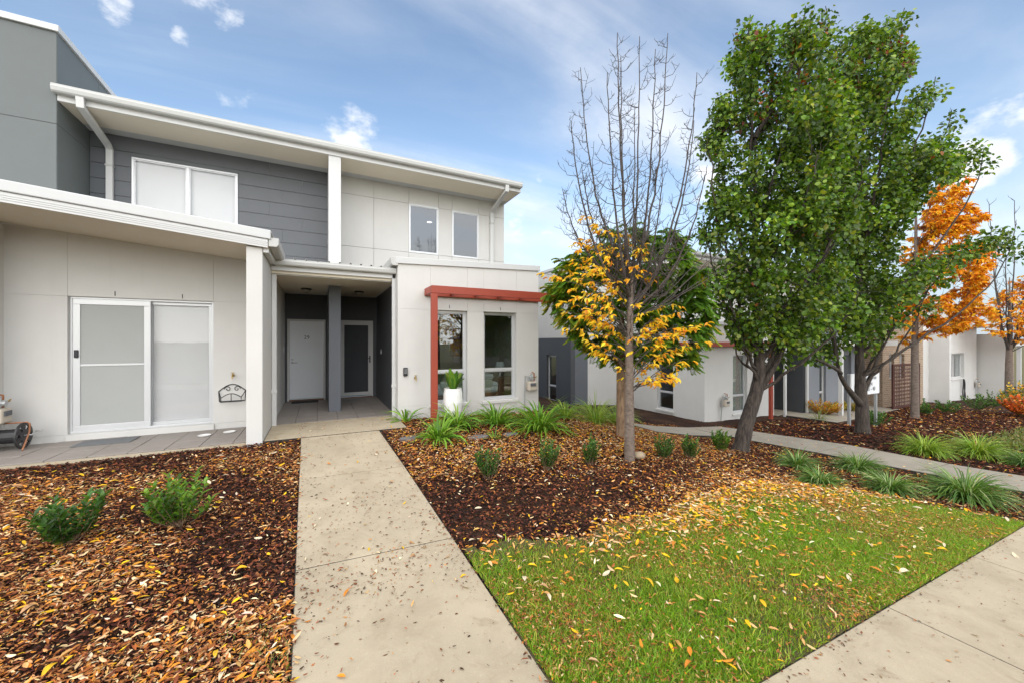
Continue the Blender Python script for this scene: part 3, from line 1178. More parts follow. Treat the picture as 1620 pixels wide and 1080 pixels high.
def tap(loc, label):
    t = thing('garden_tap', label, 'tap', loc, 0, 'brass garden taps')
    MB().tube([(0, 0, 0), (0, -.06, 0), (0, -.085, -.02), (0, -.09, -.055)], .013, 10).build('spout', 'brass', t, local=True)
    hb = MB().tube([(0, -.05, .01), (0, -.05, .05)], .008, 8)
    hb.tube([(-.028, -.05, .05), (.028, -.05, .05)], .007, 8)
    hb.build('handle', 'brass', t, local=True)
    MB().tube([(0, -.001, 0), (0, -.008, 0)], .025, 12).build('flange', 'brass', t, local=True)


tap((1.76, RW, .82), 'small brass tap beside the black key safe')
tap((-1.40, LW, .95), 'small brass tap above the wire hose hanger')

t = thing('key_safe', 'black keypad key safe on white wall beside the porch', 'key safe', (1.56, RW, .95))
MB().box(-.042, -.045, -.085, .042, 0, .085).build('body', 'black_plastic', t, bevel=.01, local=True)
for i in range(3):
    for j in range(4):
        MB().box(-.026 + i * .021, -.049, -.03 + j * .024, -.014 + i * .021, -.0445, -.016 + j * .024).build('key', 'galv', t, local=True)

# wire hose hanger
t = thing('hose_hanger', 'black scrolled wire hose hanger on wall beside sliding door', 'hose hanger', (-1.41, LW, .56))
t.scale = (1.15, 1.0, 1.2)
m_ = MB()
arc = [(-.165, -.01, -.06), (-.175, -.01, .09)] + [(-.175 + .35 * q / 10, -.01, .09 + .10 * math.sin(math.pi * (q / 10)) ** 1) for q in range(11)] + [(.175, -.01, .09), (.165, -.01, -.06), (-.165, -.01, -.06)]
m_.tube(arc, .007, 6)
m_.build('back_hoop', 'black_iron', t, local=True)
m_ = MB()
arc = [(-.13, -.12, -.06), (-.13, -.12, .0)] + [(-.13 + .26 * q / 8, -.12, .0 + .06 * math.sin(math.pi * q / 8)) for q in range(9)] + [(.13, -.12, -.06), (-.13, -.12, -.06)]
m_.tube(arc, .007, 6)
m_.tube([(0, -.12, -.06), (0, -.12, .06)], .006, 6)
m_.build('front_hoop', 'black_iron', t, local=True)
m_ = MB()
for sx in (-1, 1):
    m_.tube([(sx * .165, -.01, -.06), (sx * .13, -.12, -.06)], .006, 6)
    m_.tube([(sx * .175, -.01, .09), (sx * .13, -.12, .0)], .006, 6)
    m_.tube([(sx * .05, -.01, -.06), (sx * .05, -.12, -.06)], .006, 6)
m_.build('cradle_bar', 'black_iron', t, local=True)
for sx in (-1, 1):
    sc_ = [(sx * (.06 + .045 * math.cos(a) * (1 - a / 9)), -.012, .12 + .045 * math.sin(a) * (1 - a / 9)) for a in np.linspace(0, 7, 18)]
    MB().tube(sc_, .005, 5).build('scroll', 'black_iron', t, local=True)

# hose reel cart
t = thing('hose_cart', 'black hose reel cart with copper coloured frame against white wall', 'hose cart', (-3.98, 8.16, .0), R(0))


def reel_disc(x):
    m2 = MB()
    n_ = 28
    ro, hub = .19, .055
    for side in (-.008, .008):
        pass
    rings = [(hub, ro)]
    # outer rim, hub and six spokes
    for (ra, rb) in ((.155, ro), (.0, .075)):
        k0 = len(m2.v)
        for j in range(n_):
            th = 2 * math.pi * j / n_
            for xx, rr in ((x - .009, ra), (x + .009, ra), (x + .009, rb), (x - .009, rb)):
                m2.v.append((xx, math.cos(th) * rr, .20 + math.sin(th) * rr))
        for j in range(n_):
            j2 = (j + 1) % n_
            for q in range(4):
                q2 = (q + 1) % 4
                m2.f.append((k0 + j * 4 + q, k0 + j * 4 + q2, k0 + j2 * 4 + q2, k0 + j2 * 4 + q))
    for j in range(6):
        th = 2 * math.pi * (j + .5) / 6
        c_, s_ = math.cos(th), math.sin(th)
        w_ = .034
        p4 = [(-.06, -w_), (-.06, w_)]
        q = []
        for xx in (x - .008, x + .008):
            for r_, w2 in ((.065, -w_ * .8), (.165, -w_ * 1.2), (.165, w_ * 1.2), (.065, w_ * .8)):
                q.append((xx, c_ * r_ - s_ * w2, .20 + s_ * r_ + c_ * w2))
        m2.hexa(q)
    return m2


for x in (-.26, .14):
    reel_disc(x).build('reel_disc', 'black_plastic', t, local=True)
MB().tube([(-.25, 0, .20), (.13, 0, .20)], .10, 18).build('drum', 'black_plastic', t, local=True)
MB().tube([(.19, -.13, .01), (.19, .02, .24), (.19, .03, .36), (.17, .03, .385), (-.40, .03, .385)], .011, 8).build('frame_tube', 'copper_pipe', t, local=True)
MB().tube([(-.32, -.13, .01), (-.32, .02, .24), (-.32, .03, .38)], .011, 8).build('frame_tube', 'copper_pipe', t, local=True)
MB().tube([(.15, 0, .20), (.22, 0, .20), (.22, .10, .24), (.29, .10, .24)], .011, 8).build('crank', 'steel', t, local=True)

# mats and saucers
tag(MB().box(-.62, 10.93, .025, -.02, 11.25, .037).build('door_mat', 'mat_black', None, bevel=.004), 'black door mat in front of the white door', 'mat')
tag(MB().box(-3.28, 7.95, .005, -2.62, 8.36, .014).build('floor_mat', 'mat_grey', None, bevel=.003), 'grey flat mat on paving under the sliding door', 'mat')
for x, y, la in ((-1.70, 7.95, 'white flat saucer on paving nearer the sliding door'), (-1.38, 8.06, 'white flat saucer on paving below the hose hanger')):
    tag(MB().lathe([(.07, .004), (.085, .010), (.09, .018), (.082, .018), (.07, .010)], x, y, 20).build('saucer', 'pot_white', None, smooth=False), la, 'saucer', 'white saucers')

# porch ceiling lights
for x, la in ((-.27, 'round bulkhead light on porch ceiling above the white door'), (.89, 'round bulkhead light on porch ceiling above the dark screen door')):
    t = thing('porch_light', la, 'light', (x, 10.2, 2.798), 0, 'porch ceiling lights')
    MB().lathe([(.11, 0), (.115, -.02), (.10, -.035)], 0, 0, 20).build('base_ring', 'black_plastic', t, local=True)
    MB().lathe([(.088, -.034), (.088, -.055), (.07, -.08), (.03, -.092)], 0, 0, 20).build('diffuser', 'lamp_glass', t, local=True, smooth=True)

# rooms behind the glass
rm = MB()
rm.wall('x', 1.62, 4.48, 11.6, 11.7, 0, 2.7)
rm.build('room_wall', 'room_wall', H)
MB().wall('y', 8.12, 11.6, 1.62, 1.70, 0, 2.7).build('room_wall', 'room_wall', H)
MB().wall('y', 8.12, 11.6, 4.40, 4.48, 0, 2.7).build('room_wall', 'room_wall', H)
MB().box(1.70, 8.12, -.02, 4.40, 11.6, .02).build('room_floor', 'room_floor', H)
MB().box(1.70, 8.12, 2.62, 4.40, 11.6, 2.70).build('room_ceiling', 'room_wall', H)
MB().box(.5, 10.32, 5.45, 4.64, 15, 5.52).build('room_ceiling', 'room_wall', H)
MB().box(.5, 10.32, 2.98, 4.64, 15, 3.04).build('room_floor', 'room_floor', H)
MB().wall('x', .5, 4.64, 15, 15.1, 3, 5.5).build('room_wall', 'room_wall', H)
MB().wall('y', 10.32, 15, .5, .55, 3, 5.5).build('room_wall', 'room_wall', H)
MB().wall('y', 10.32, 15, 4.60, 4.64, 3, 5.5).build('room_wall', 'room_wall', H)
dl = thing('downlight', 'lit round downlight seen through the upper left small window', 'light', (3.2, 12.3, 5.448))
MB().lathe([(.10, 0), (.10, -.012), (.085, -.016)], 0, 0, 20).build('trim_ring', 'trim_white', dl, local=True)
MB().lathe([(.08, -.017), (.08, -.022), (.02, -.024)], 0, 0, 20).build('lamp', 'lamp_glow', dl, local=True)
bd = thing('bed', 'bed with pale green and white covers behind the bedroom window', 'bed', (3.2, 9.4, .02))
MB().box(-1.05, -.85, .06, .72, .75, .30).build('base', 'wood_dark', bd, bevel=.02, local=True)
MB().box(-1.05, -.88, .30, .74, .78, .56).build('mattress', 'bed_linen', bd, bevel=.06, local=True)
MB().box(-.75, -.90, .40, .60, .80, .62).build('cover', 'bed_cover', bd, bevel=.07, local=True)
for y in (-.45, .35):
    MB().box(.30, y - .3, .60, .68, y + .3, .76).build('pillow', 'bed_linen', bd, bevel=.07, local=True)
ts = thing('bedside_table', 'dark timber bedside table inside the bedroom window', 'table', (4.18, 8.75, .02))
MB().box(-.22, -.2, .05, .2, .2, .62).build('cabinet', 'wood_dark', ts, bevel=.006, local=True)
MB().box(-.20, -.212, .36, .18, -.201, .58).build('drawer', 'wood_dark', ts, bevel=.004, local=True)
MB().box(-.24, -.22, .622, .22, .22, .65).build('top', 'wood_dark', ts, bevel=.004, local=True)
tl = thing('table_lamp', 'white table lamp on the bedside table', 'lamp', (4.10, 8.80, .67))
MB().lathe([(.06, 0), (.06, .02), (.02, .04), (.04, .12), (.015, .2)], 0, 0, 16).build('base', 'steel', tl, local=True, smooth=True)
MB().lathe([(.13, .19), (.09, .38)], 0, 0, 18).build('lamp_shade', 'bed_linen', tl, local=True, smooth=True)
wp = thing('picture_frame', 'framed picture on the bedroom wall seen through the window', 'picture', (4.0, 11.58, 1.2))
m_ = MB()
bars(m_, lambda u, d, z: (u, d, z), -.35, .35, -.1, 1.2, .05, -.03, .0)
m_.build('frame', 'wood_dark', wp, local=True)
MB().box(-.30, -.015, -.05, .30, -.001, 1.15).build('print', 'room_floor', wp, local=True)

# tall grey house at the left edge
GB = thing('grey_house', 'tall grey panelled house with white parapet at left edge', 'house', (-6.5, 12, 0))
MB().wall('x', -10, -3.92, 9.12, 9.3, -.2, 6.70).build('wall', 'block_grey', GB)
MB().wall('y', 9.3, 17, -4.1, -3.92, -.2, 6.70).build('wall', 'block_grey', GB)
panels(GB, 'x', 9.10, [-10, -7.5, -5.6, -3.905], [2.4, 5.18, 6.70], [], 'block_grey', thick=.02, gap=.004)
panels(GB, 'y', -3.918, [9.102, 10.45, 12.2, 17], [2.4, 5.18, 6.70], [], 'block_grey', thick=.015, gap=.004)
m_ = MB().box(-10, 9.06, 6.705, -3.87, 9.32, 6.81)
m_.build('parapet_cap', 'trim_white', GB, bevel=.006)
MB().box(-4.14, 9.325, 6.705, -3.87, 17, 6.81).build('parapet_cap', 'trim_white', GB, bevel=.006)
MB().box(-10, 9.33, 6.5, -4.15, 17, 6.6).build('roof', 'roof_metal', GB)

# ------------------------------------------------------------------ houses down the street
NB = thing('white_townhouse', 'white townhouse with charcoal base and red pergola behind the green trees', 'house', (12.5, 11, -1.2))
BZ = -1.35
dw = (12.9, 13.62, -.88, 1.0)
# two storey block at the side gap
MB().wall('y', 11.9, 18, 8.50, 8.7, BZ, 1.70, [dw]).build('wall', 'dark_grey', NB)
MB().wall('x', 8.702, 9.3, 11.9, 12.1, BZ, 1.70).build('wall', 'pier_grey', NB)
MB().wall('x', 9.3, 12.0, 11.9, 12.1, BZ, 1.70).build('wall', 'render_white', NB)
MB().wall('y', 11.9, 18, 8.50, 8.7, 1.702, 4.42).build('wall', 'panel_white', NB)
MB().wall('x', 8.702, 12.0, 11.9, 12.1, 1.702, 4.42).build('wall', 'panel_white', NB)
MB().box(8.46, 11.86, 4.424, 12.04, 18, 4.54).build('capping', 'cap_grey', NB, bevel=.01)
window(NB, 'x', 8.50, dw[0], dw[1], dw[2], dw[3], transoms=(-.25,), sill='pier_grey', glass='glass')
# single storey box with pergola
sw = (9.42, 10.15, -.88, 1.0)
fwn = (12.55, 13.35, -.88, 1.13)
MB().wall('y', 8.2, 11.898, 11.10, 11.3, BZ, 2.10, [sw]).build('wall', 'render_white', NB)
MB().wall('x', 11.302, 14.95, 8.2, 8.4, BZ, 2.10, [fwn]).build('wall', 'render_white', NB)
MB().wall('y', 8.402, 10.2, 14.75, 14.95, BZ, 2.10).build('wall', 'render_white', NB)
MB().box(11.05, 8.15, 2.104, 15.0, 11.85, 2.22).build('capping', 'cap_grey', NB, bevel=.01)
window(NB, 'x', 11.10, sw[0], sw[1], sw[2], sw[3], transoms=(-.25,), sill='render_white', glass='glass')
window(NB, 'y', 8.2, fwn[0], fwn[1], fwn[2], fwn[3], transoms=(-.3,), sill='render_white', glass='glass', blind=[(12.6, 13.3, -.84, 1.09)])
# rooms behind
MB().box(11.35, 8.5, -1.2, 14.7, 8.52, -1.1).build('room_floor', 'room_floor', NB)
MB().box(11.35, 11.2, -1.1, 14.7, 11.3, 2.05).build('room_wall', 'room_wall', NB)
MB().box(9.8, 12.15, -1.1, 9.9, 17, 1.6).build('room_wall', 'room_wall', NB)
# porch, grey wall and post
MB().wall('y', 7.95, 10.2, 16.40, 16.6, BZ, 2.0).build('porch_wall', 'dark_grey', NB)
MB().wall('x', 14.952, 16.398, 10.2, 10.3, BZ, 2.0).build('porch_wall', 'dark_grey', NB)
MB().box(14.96, 7.9, 1.62, 16.39, 10.18, 1.75).build('porch_roof', 'trim_white', NB)
MB().box(14.96, 7.98, -1.3, 16.39, 10.18, -1.14).build('porch_floor', 'concrete_dark', NB)
for x in (14.96, 16.42):
    MB().box(x, 7.82, -1.25, x + .09, 7.89, 1.9).build('downpipe', 'trim_white', NB, bevel=.006)
gwn = (17.55, 18.05, -.95, 1.25)
MB().wall('x', 16.602, 21.0, 7.95, 8.15, BZ, 1.98, [gwn, (19.2, 20.1, BZ, 1.0)]).build('wall', 'wall_blue_grey', NB)
window(NB, 'y', 7.95, *gwn, transoms=(-.45,), frame='trim_white', glass='glass')
MB().box(19.2, 8.02, -1.3, 20.1, 8.1, 1.0).build('door', 'dark_grey', NB)
MB().box(17.02, 7.0, -1.3, 17.14, 7.12, 1.385).build('post', 'trim_white', NB, bevel=.006)
MB().box(16.95, 6.98, 1.39, 21.6, 7.14, 1.58).build('beam', 'trim_white', NB, bevel=.006)
MB().box(16.95, 7.145, 1.42, 21.6, 7.94, 1.55).build('porch_roof', 'trim_white', NB)
# upper storey
uw = (13.0, 13.78, 3.0, 4.05)
MB().wall('x', 11.9, 21.4, 10.0, 10.2, 1.6, 4.55, [uw]).build('wall', 'panel_white', NB)
MB().wall('y', 10.2, 17, 11.9, 12.1, 1.6, 4.55).build('wall', 'panel_white', NB)
window(NB, 'y', 10.0, *uw, set_in=0, glass='glass_upper')
MB().box(12.1, 10.6, 2.9, 21, 10.7, 4.5).build('room_wall', 'room_wall', NB)
MB().box(11.8, 9.25, 4.50, 21.5, 17, 4.56).build('soffit_lining', 'soffit', NB)
MB().box(11.8, 9.2, 4.50, 21.5, 9.248, 4.63).build('fascia', 'trim_white', NB, bevel=.004)
m_ = MB()
gutter(m_, 11.78, 21.5, 9.198, 4.74, .13, .12)
m_.build('gutter', 'colorbond', NB)
MB().box(11.8, 9.26, 4.565, 21.5, 17, 4.70).build('roof', 'roof_metal', NB)
P2 = thing('pergola', 'red pergola beam with single red post at the white townhouse down the street', 'pergola', (10.6, 7.7, -1.1))
MB().box(10.55, 7.68, 1.40, 13.98, 7.73, 1.545).build('beam', 'red_timber', P2, bevel=.005)
MB().box(13.86, 7.69, -1.25, 13.98, 7.785, 1.398).build('post', 'red_timber', P2, bevel=.005)
MB().box(10.72, 7.735, 1.405, 10.77, 9.0, 1.54).build('end_rafter', 'red_timber', P2, bevel=.004)
MB().box(10.775, 8.14, 1.405, 13.9, 8.19, 1.54).build('ledger', 'red_timber', P2, bevel=.004)
for x in (11.5, 12.3, 13.1):
    MB().box(x - .022, 7.735, 1.43, x + .022, 8.138, 1.538).build('rafter', 'red_timber', P2)
gas_meter((12.0, 8.2, -.42), 'grey beige gas meter on white wall behind the leaning green tree trunk')

BH = thing('brick_townhouse', 'tan brick townhouse wall behind the street sign and rusty screen', 'house', (23.5, 9, -1.4))
bw = ((22.35, 22.85, -.1, 1.0), (23.4, 23.9, -.1, 1.0))
MB().wall('x', 21.7, 26.0, 7.5, 7.7, -1.6, 2.6, bw).build('wall', 'brick', BH)
MB().wall('y', 7.702, 10, 21.7, 21.9, -1.6, 2.6).build('wall', 'brick', BH)
for W in bw:
    window(BH, 'y', 7.5, *W, set_in=.1, glass='glass')
MB().box(21.9, 8.0, -1, 25.9, 8.1, 2).build('room_wall', 'room_wall', BH)
MB().box(21.5, 7.3, 2.604, 26.0, 12, 2.75).build('roof', 'trim_white', BH)
MB().wall('x', 21.6, 30, 10.0, 10.2, 1, 4.2).build('wall', 'render_white', BH)
MB().box(21.5, 9.3, 4.2, 30, 16, 4.4).build('roof', 'roof_metal', BH)

FH = thing('far_townhouse', 'far white townhouse with small window beyond the orange tree', 'house', (31, 8, -1.6))
MB().wall('x', 26.02, 27.3, 7.6, 7.8, -1.7, 2.6).build('wall', 'render_white', FH)
MB().wall('y', 6.9, 8.4, 27.05, 27.28, -1.7, 2.0).build('blade_wall', 'render_white', FH, bevel=.01)
MB().wall('y', 7.502, 8.5, 28.4, 28.6, -1.7, 2.3).build('wall', 'render_white', FH)
fw_ = (28.85, 30.7, -.35, .95)
MB().wall('x', 28.4, 32.6, 7.3, 7.5, -1.8, 2.3, [fw_]).build('wall', 'render_white', FH)
window(FH, 'y', 7.3, *fw_, set_in=.12, w=.06, mullions=(29.6,), frame='trim_white', glass='glass', blind=[(30.25, 30.65, -.3, .9)], sill='render_white')
MB().box(28.7, 8.2, -1, 32.4, 8.3, 2).build('room_wall', 'room_wall', FH)
MB().wall('y', 6.2, 8.5, 32.75, 33.0, -1.8, 1.95).build('blade_wall', 'render_white', FH, bevel=.01)
MB().box(28.3, 6.9, 2.304, 33.1, 10, 2.45).build('roof', 'trim_white', FH)
MB().wall('x', 28, 44, 10.2, 10.4, 0, 4.0).build('wall', 'render_white', FH)
MB().box(27.5, 9.6, 4.0, 44, 16, 4.2).build('roof', 'roof_metal', FH)
MB().wall('x', 33.0, 46, 8.5, 8.7, -2, 1.6, [(34.2, 35.3, -2, .8)]).build('wall', 'brick', FH)
MB().box(34.2, 8.56, -1.9, 35.3, 8.62, .8).build('door', 'wall_blue_grey', FH)
MB().box(33.1, 6.6, 1.30, 46, 6.8, 1.55).build('beam', 'trim_white', FH)
for x in (37.2, 42):
    MB().box(x, 6.62, -1.9, x + .16, 6.78, 1.298).build('post', 'trim_white', FH)
gas_meter((32.3, 7.3, -.75), 'small gas meter on far white wall beside the hose', 0)
t = thing('garden_hose', 'looped garden hose hanging below the far white house window', 'hose', (30.2, 7.25, -.4))
lp = [(.12 * math.cos(a) + .03 * math.sin(3 * a), -.04 - .012 * a / 6, -.55 + .55 * math.sin(a)) for a in np.linspace(0, 15, 70)] + [(.3, -.05, -1.0), (.6, -.1, -1.12)]
MB().tube(lp, .018, 6).build('coil', 'black_plastic', t, local=True)

# laser cut rusty screen
SX0, SX1, SZ0, SZ1, SY = 21.15, 23.85, -1.22, .62, 7.0
SC = thing('rusty_screen', 'rust coloured cut steel privacy screen in front of brick wall', 'screen', (22.5, SY, -1.2))
m_ = MB()
bars(m_, lambda u, d, z: (u, SY + d, z), SX0, SX1, SZ0, SZ1, .07, -.03, .03)
m_.build('frame', 'rust_screen', SC)
m_ = MB()
nx, nz_ = 16, 11
cw, ch = (SX1 - SX0 - .14) / nx, (SZ1 - SZ0 - .14) / nz_
for i in range(nx):
    for j in range(nz_):
        cx, cz = SX0 + .07 + cw * (i + .5), SZ0 + .07 + ch * (j + .5)
        rr = .42 + .05 * ((i * 7 + j * 3) % 3)
        k0 = len(m_.v)
        q = 8
        outr = [(-.5, -.5), (0, -.5), (.5, -.5), (.5, 0), (.5, .5), (0, .5), (-.5, .5), (-.5, 0)]
        for e in range(q):
            a = math.pi * (1.25 + e * .25)
            rr2 = rr * (1 if e % 2 else .95)
            m_.v.append((cx + cw * outr[e][0], SY, cz + ch * outr[e][1]))
            m_.v.append((cx + cw * rr2 * math.cos(a), SY, cz + ch * rr2 * math.sin(a)))
        for e in range(q):
            e2 = (e + 1) % q
            m_.f.append((k0 + 2 * e, k0 + 2 * e2, k0 + 2 * e2 + 1, k0 + 2 * e + 1))
o = m_.build('cut_panel', 'rust_screen', SC)
sm = o.modifiers.new('solid', 'SOLIDIFY')
sm.thickness = .012

# street sign
SG = thing('street_sign', 'white rectangular estate sign on two posts behind the tree trunk', 'sign', (13.4, 5.35, G(13.4, 5.35)))
SG.rotation_euler = (0, 0, 0)
MB().box(13.36, 5.32, -1.2, 13.44, 5.38, .64).build('post', 'galv', SG, bevel=.004)
MB().box(14.98, 5.32, -1.2, 15.06, 5.38, .64).build('post', 'galv', SG, bevel=.004)
MB().box(13.35, 5.28, .02, 15.07, 5.315, .65).build('sign_board', 'sign_white', SG, bevel=.004)
for body, x_, z_ in (('Jacobs Ave', 14.14, .50), ('Wright', 14.14, .33), ('21 - 40', 14.31, .17)):
    put_text(body, .165, (x_, 5.276, z_), SG, 'ink_grey', 'sign_lettering', left=True)

# ------------------------------------------------------------------ across the street (seen only in the window glass)
OH = thing('opposite_house', 'brick house with dark hipped roof across the street, seen in window glass', 'house', (2, -22, 0))
MB().wall('x', -6, 9, -20.2, -20, -.6, 2.6, [(-4, -2, .4, 1.9), (2, 3, -.6, 1.8), (5, 7.4, .4, 1.9)]).build('wall', 'far_wall', OH)
MB().wall('y', -28, -20.2, -6, -5.8, -.6, 2.6).build('wall', 'far_wall', OH)
MB().wall('y', -28, -20.2, 8.8, 9, -.6, 2.6).build('wall', 'far_wall', OH)
MB().box(-5.7, -20.4, .1, 8.7, -20.3, 2.4).build('room_wall', 'black_plastic', OH)
m_ = MB()
m_.v = [(-6.6, -19.4, 2.6), (9.6, -19.4, 2.6), (9.6, -28.6, 2.6), (-6.6, -28.6, 2.6), (-2, -24, 4.9), (5, -24, 4.9)]
m_.f = [(0, 1, 5, 4), (1, 2, 5), (2, 3, 4, 5), (3, 0, 4), (3, 2, 1, 0)]
m_.build('roof', 'roof_dark', OH)
OH2 = thing('opposite_house', 'second brick house with dark roof across the street, seen in window glass', 'house', (22, -22, -1))
MB().box(14, -27, -1.5, 28, -20, 1.8).build('wall', 'far_wall', OH2)
m_ = MB()
m_.v = [(13.4, -19.4, 1.8), (28.6, -19.4, 1.8), (28.6, -27.6, 1.8), (13.4, -27.6, 1.8), (18, -23.5, 4.2), (24, -23.5, 4.2)]
m_.f = [(0, 1, 5, 4), (1, 2, 5), (2, 3, 4, 5), (3, 0, 4), (3, 2, 1, 0)]
m_.build('roof', 'roof_dark', OH2)

# ------------------------------------------------------------------ trees
def bez(p0, d0, p1, d1, n):
    """curve from p0 leaving along d0 (scaled) and arriving at p1 along d1 (scaled)"""
    a, b_, c_, e = Vector(p0), Vector(p0) + Vector(d0), Vector(p1) - Vector(d1), Vector(p1)
    out = []
    for i in range(n + 1):
        t = i / n
        s = 1 - t
        out.append(a * s ** 3 + b_ * 3 * s * s * t + c_ * 3 * s * t * t + e * t ** 3)
    return out


def jitter(pts, amt):
    return [p + Vector((random.gauss(0, amt), random.gauss(0, amt), random.gauss(0, amt * .5))) if 0 < i < len(pts) - 1 else p for i, p in enumerate(pts)]


def point_in_poly(x, y, poly):
    c = False
    j = len(poly) - 1
    for i in range(len(poly)):
        if (poly[i][1] > y) != (poly[j][1] > y) and x < (poly[j][0] - poly[i][0]) * (y - poly[i][1]) / (poly[j][1] - poly[i][1]) + poly[i][0]:
            c = not c
        j = i
    return c


class Tree:
    def __init__(s, name, label, base, bark, cat='tree', group=None):
        s.root = thing(name, label, cat, base, 0, group)
        s.base = Vector(base)
        s.bark = bark
        s.trunk = MB()
        s.limb = MB()
        s.nodes = []            # (point, radius) that twigs may spring from

    def trunk_path(s, pts, rads, n=14, sub=5):
        P, Rr = [], []
        for i in range(len(pts) - 1):
            for k in range(sub):
                t = k / sub
                P.append(Vector(pts[i]).lerp(Vector(pts[i + 1]), t))
                Rr.append(rads[i] * (1 - t) + rads[i + 1] * t)
        P.append(Vector(pts[-1]))
        Rr.append(rads[-1])
        # soften corners
        for _ in range(3):
            P = [P[0]] + [(P[i - 1] + P[i] * 2 + P[i + 1]) / 4 for i in range(1, len(P) - 1)] + [P[-1]]
        Rr = [r * (1 + random.uniform(-.04, .04)) for r in Rr]
        s.trunk.tube(P, Rr, n)
        s.nodes += [(p, r) for p, r in zip(P, Rr)]
        return P

    def branch(s, p0, d0, p1, d1, r0, r1, n=10, sides=6, jit=.02, reg=True):
        P = jitter(bez(p0, d0, p1, d1, n), jit)
        Rr = [r0 + (r1 - r0) * (i / n) ** .8 for i in range(n + 1)]
        s.limb.tube(P, Rr, sides, cap=False)
        if reg:
            s.nodes += [(p, r) for p, r in zip(P, Rr)][2:]
        return P, Rr

    def nearest(s, q, below=.1):
        best, bd_ = None, 1e9
        for p, r in s.nodes:
            d = (p - q).length
            dz = q.z - p.z
            d += max(0, below - dz) * 1.5
            if d < bd_:
                bd_, best = d, (p, r)
        return best

    def finish(s, twig=None):
        s.trunk.build('trunk', s.bark, s.root, smooth=True)
        if s.limb.v:
            s.limb.build('limbs', twig or s.bark, s.root, smooth=True)


def clumps_in(poly, depth, n, half, zbias=None, mind=.0):
    """random clump centres inside a crown: outline in picture terms at the tree's own distance, given real depth by `half`"""
    xs_ = [p[0] for p in poly]
    ys_ = [p[1] for p in poly]
    cx = sum(xs_) / len(xs_)
    out = []
    tries = 0
    while len(out) < n and tries < n * 60:
        tries += 1
        x = random.uniform(min(xs_), max(xs_))
        y = random.uniform(min(ys_), max(ys_))
        if not point_in_poly(x, y, poly):
            continue
        # distance to outline along x gives how deep the crown is here
        w = 1.0
        for dx in (-1, 1):
            k = 0
            while k < 12 and point_in_poly(x + dx * k * 14, y, poly):
                k += 1
            w = min(w, k / 7)
        dd = random.uniform(-1, 1) * half * math.sqrt(max(.06, w))
        p = at(x, y, depth)
        rr = Vector(ray(x, y))
        p = p + Vector((FW[0], FW[1], 0)) * dd
        fwd = p.x * FW[0] + p.y * FW[1]
        if not point_in_poly(810 + FPX * (p.x * RT[0] + p.y * RT[1]) / fwd, 540 - FPX * (p.z - CAM_H) / fwd, poly):
            continue
        if mind and any((p - q).length < mind for q in out):
            continue
        out.append(p)
    return out


def leafset(P, spread, n, L, W, cols, wts, droop=.5, out_from=None, var=.18, slim=False, curl=(.5, 1.6)):
    """n leaves round each point of P"""
    P = np.repeat(np.array([tuple(p) for p in P]), n, axis=0)
    off = rng.normal(0, 1, P.shape)
    off = unit(off) * (rng.random((len(P), 1)) ** .5) * spread * np.array([.9, .9, 1.3])
    Q = P + off
    D = unit(off) * .7 + rng.normal(0, .5, P.shape)
    D[:, 2] -= droop
    N = rng.normal(0, .55, P.shape) + np.array([-.10, -.35, .75])
    L_ = L * rng.uniform(.45, 1.3, len(P))
    W_ = W * rng.uniform(.7, 1.2, len(P))
    C = pick(cols, wts, len(P), var)
    C = C * np.repeat(rng.lognormal(0, .22, (len(P) // n, 1)), n, axis=0)
    return leaves(Q, D, N, L_, W_, C, slim=slim, curl=rng.uniform(curl[0], curl[1], len(P)))


def join(sets):
    V, T, C = [], [], []
    k = 0
    for v, t, c in sets:
        V.append(v)
        T.append(t + k)
        C.append(c)
        k += len(v)
    return np.concatenate(V), np.concatenate(T), np.concatenate(C)


GREENS = [(.072, .145, .010), (.112, .205, .013), (.185, .275, .022), (.042, .090, .012), (.27, .32, .03)]


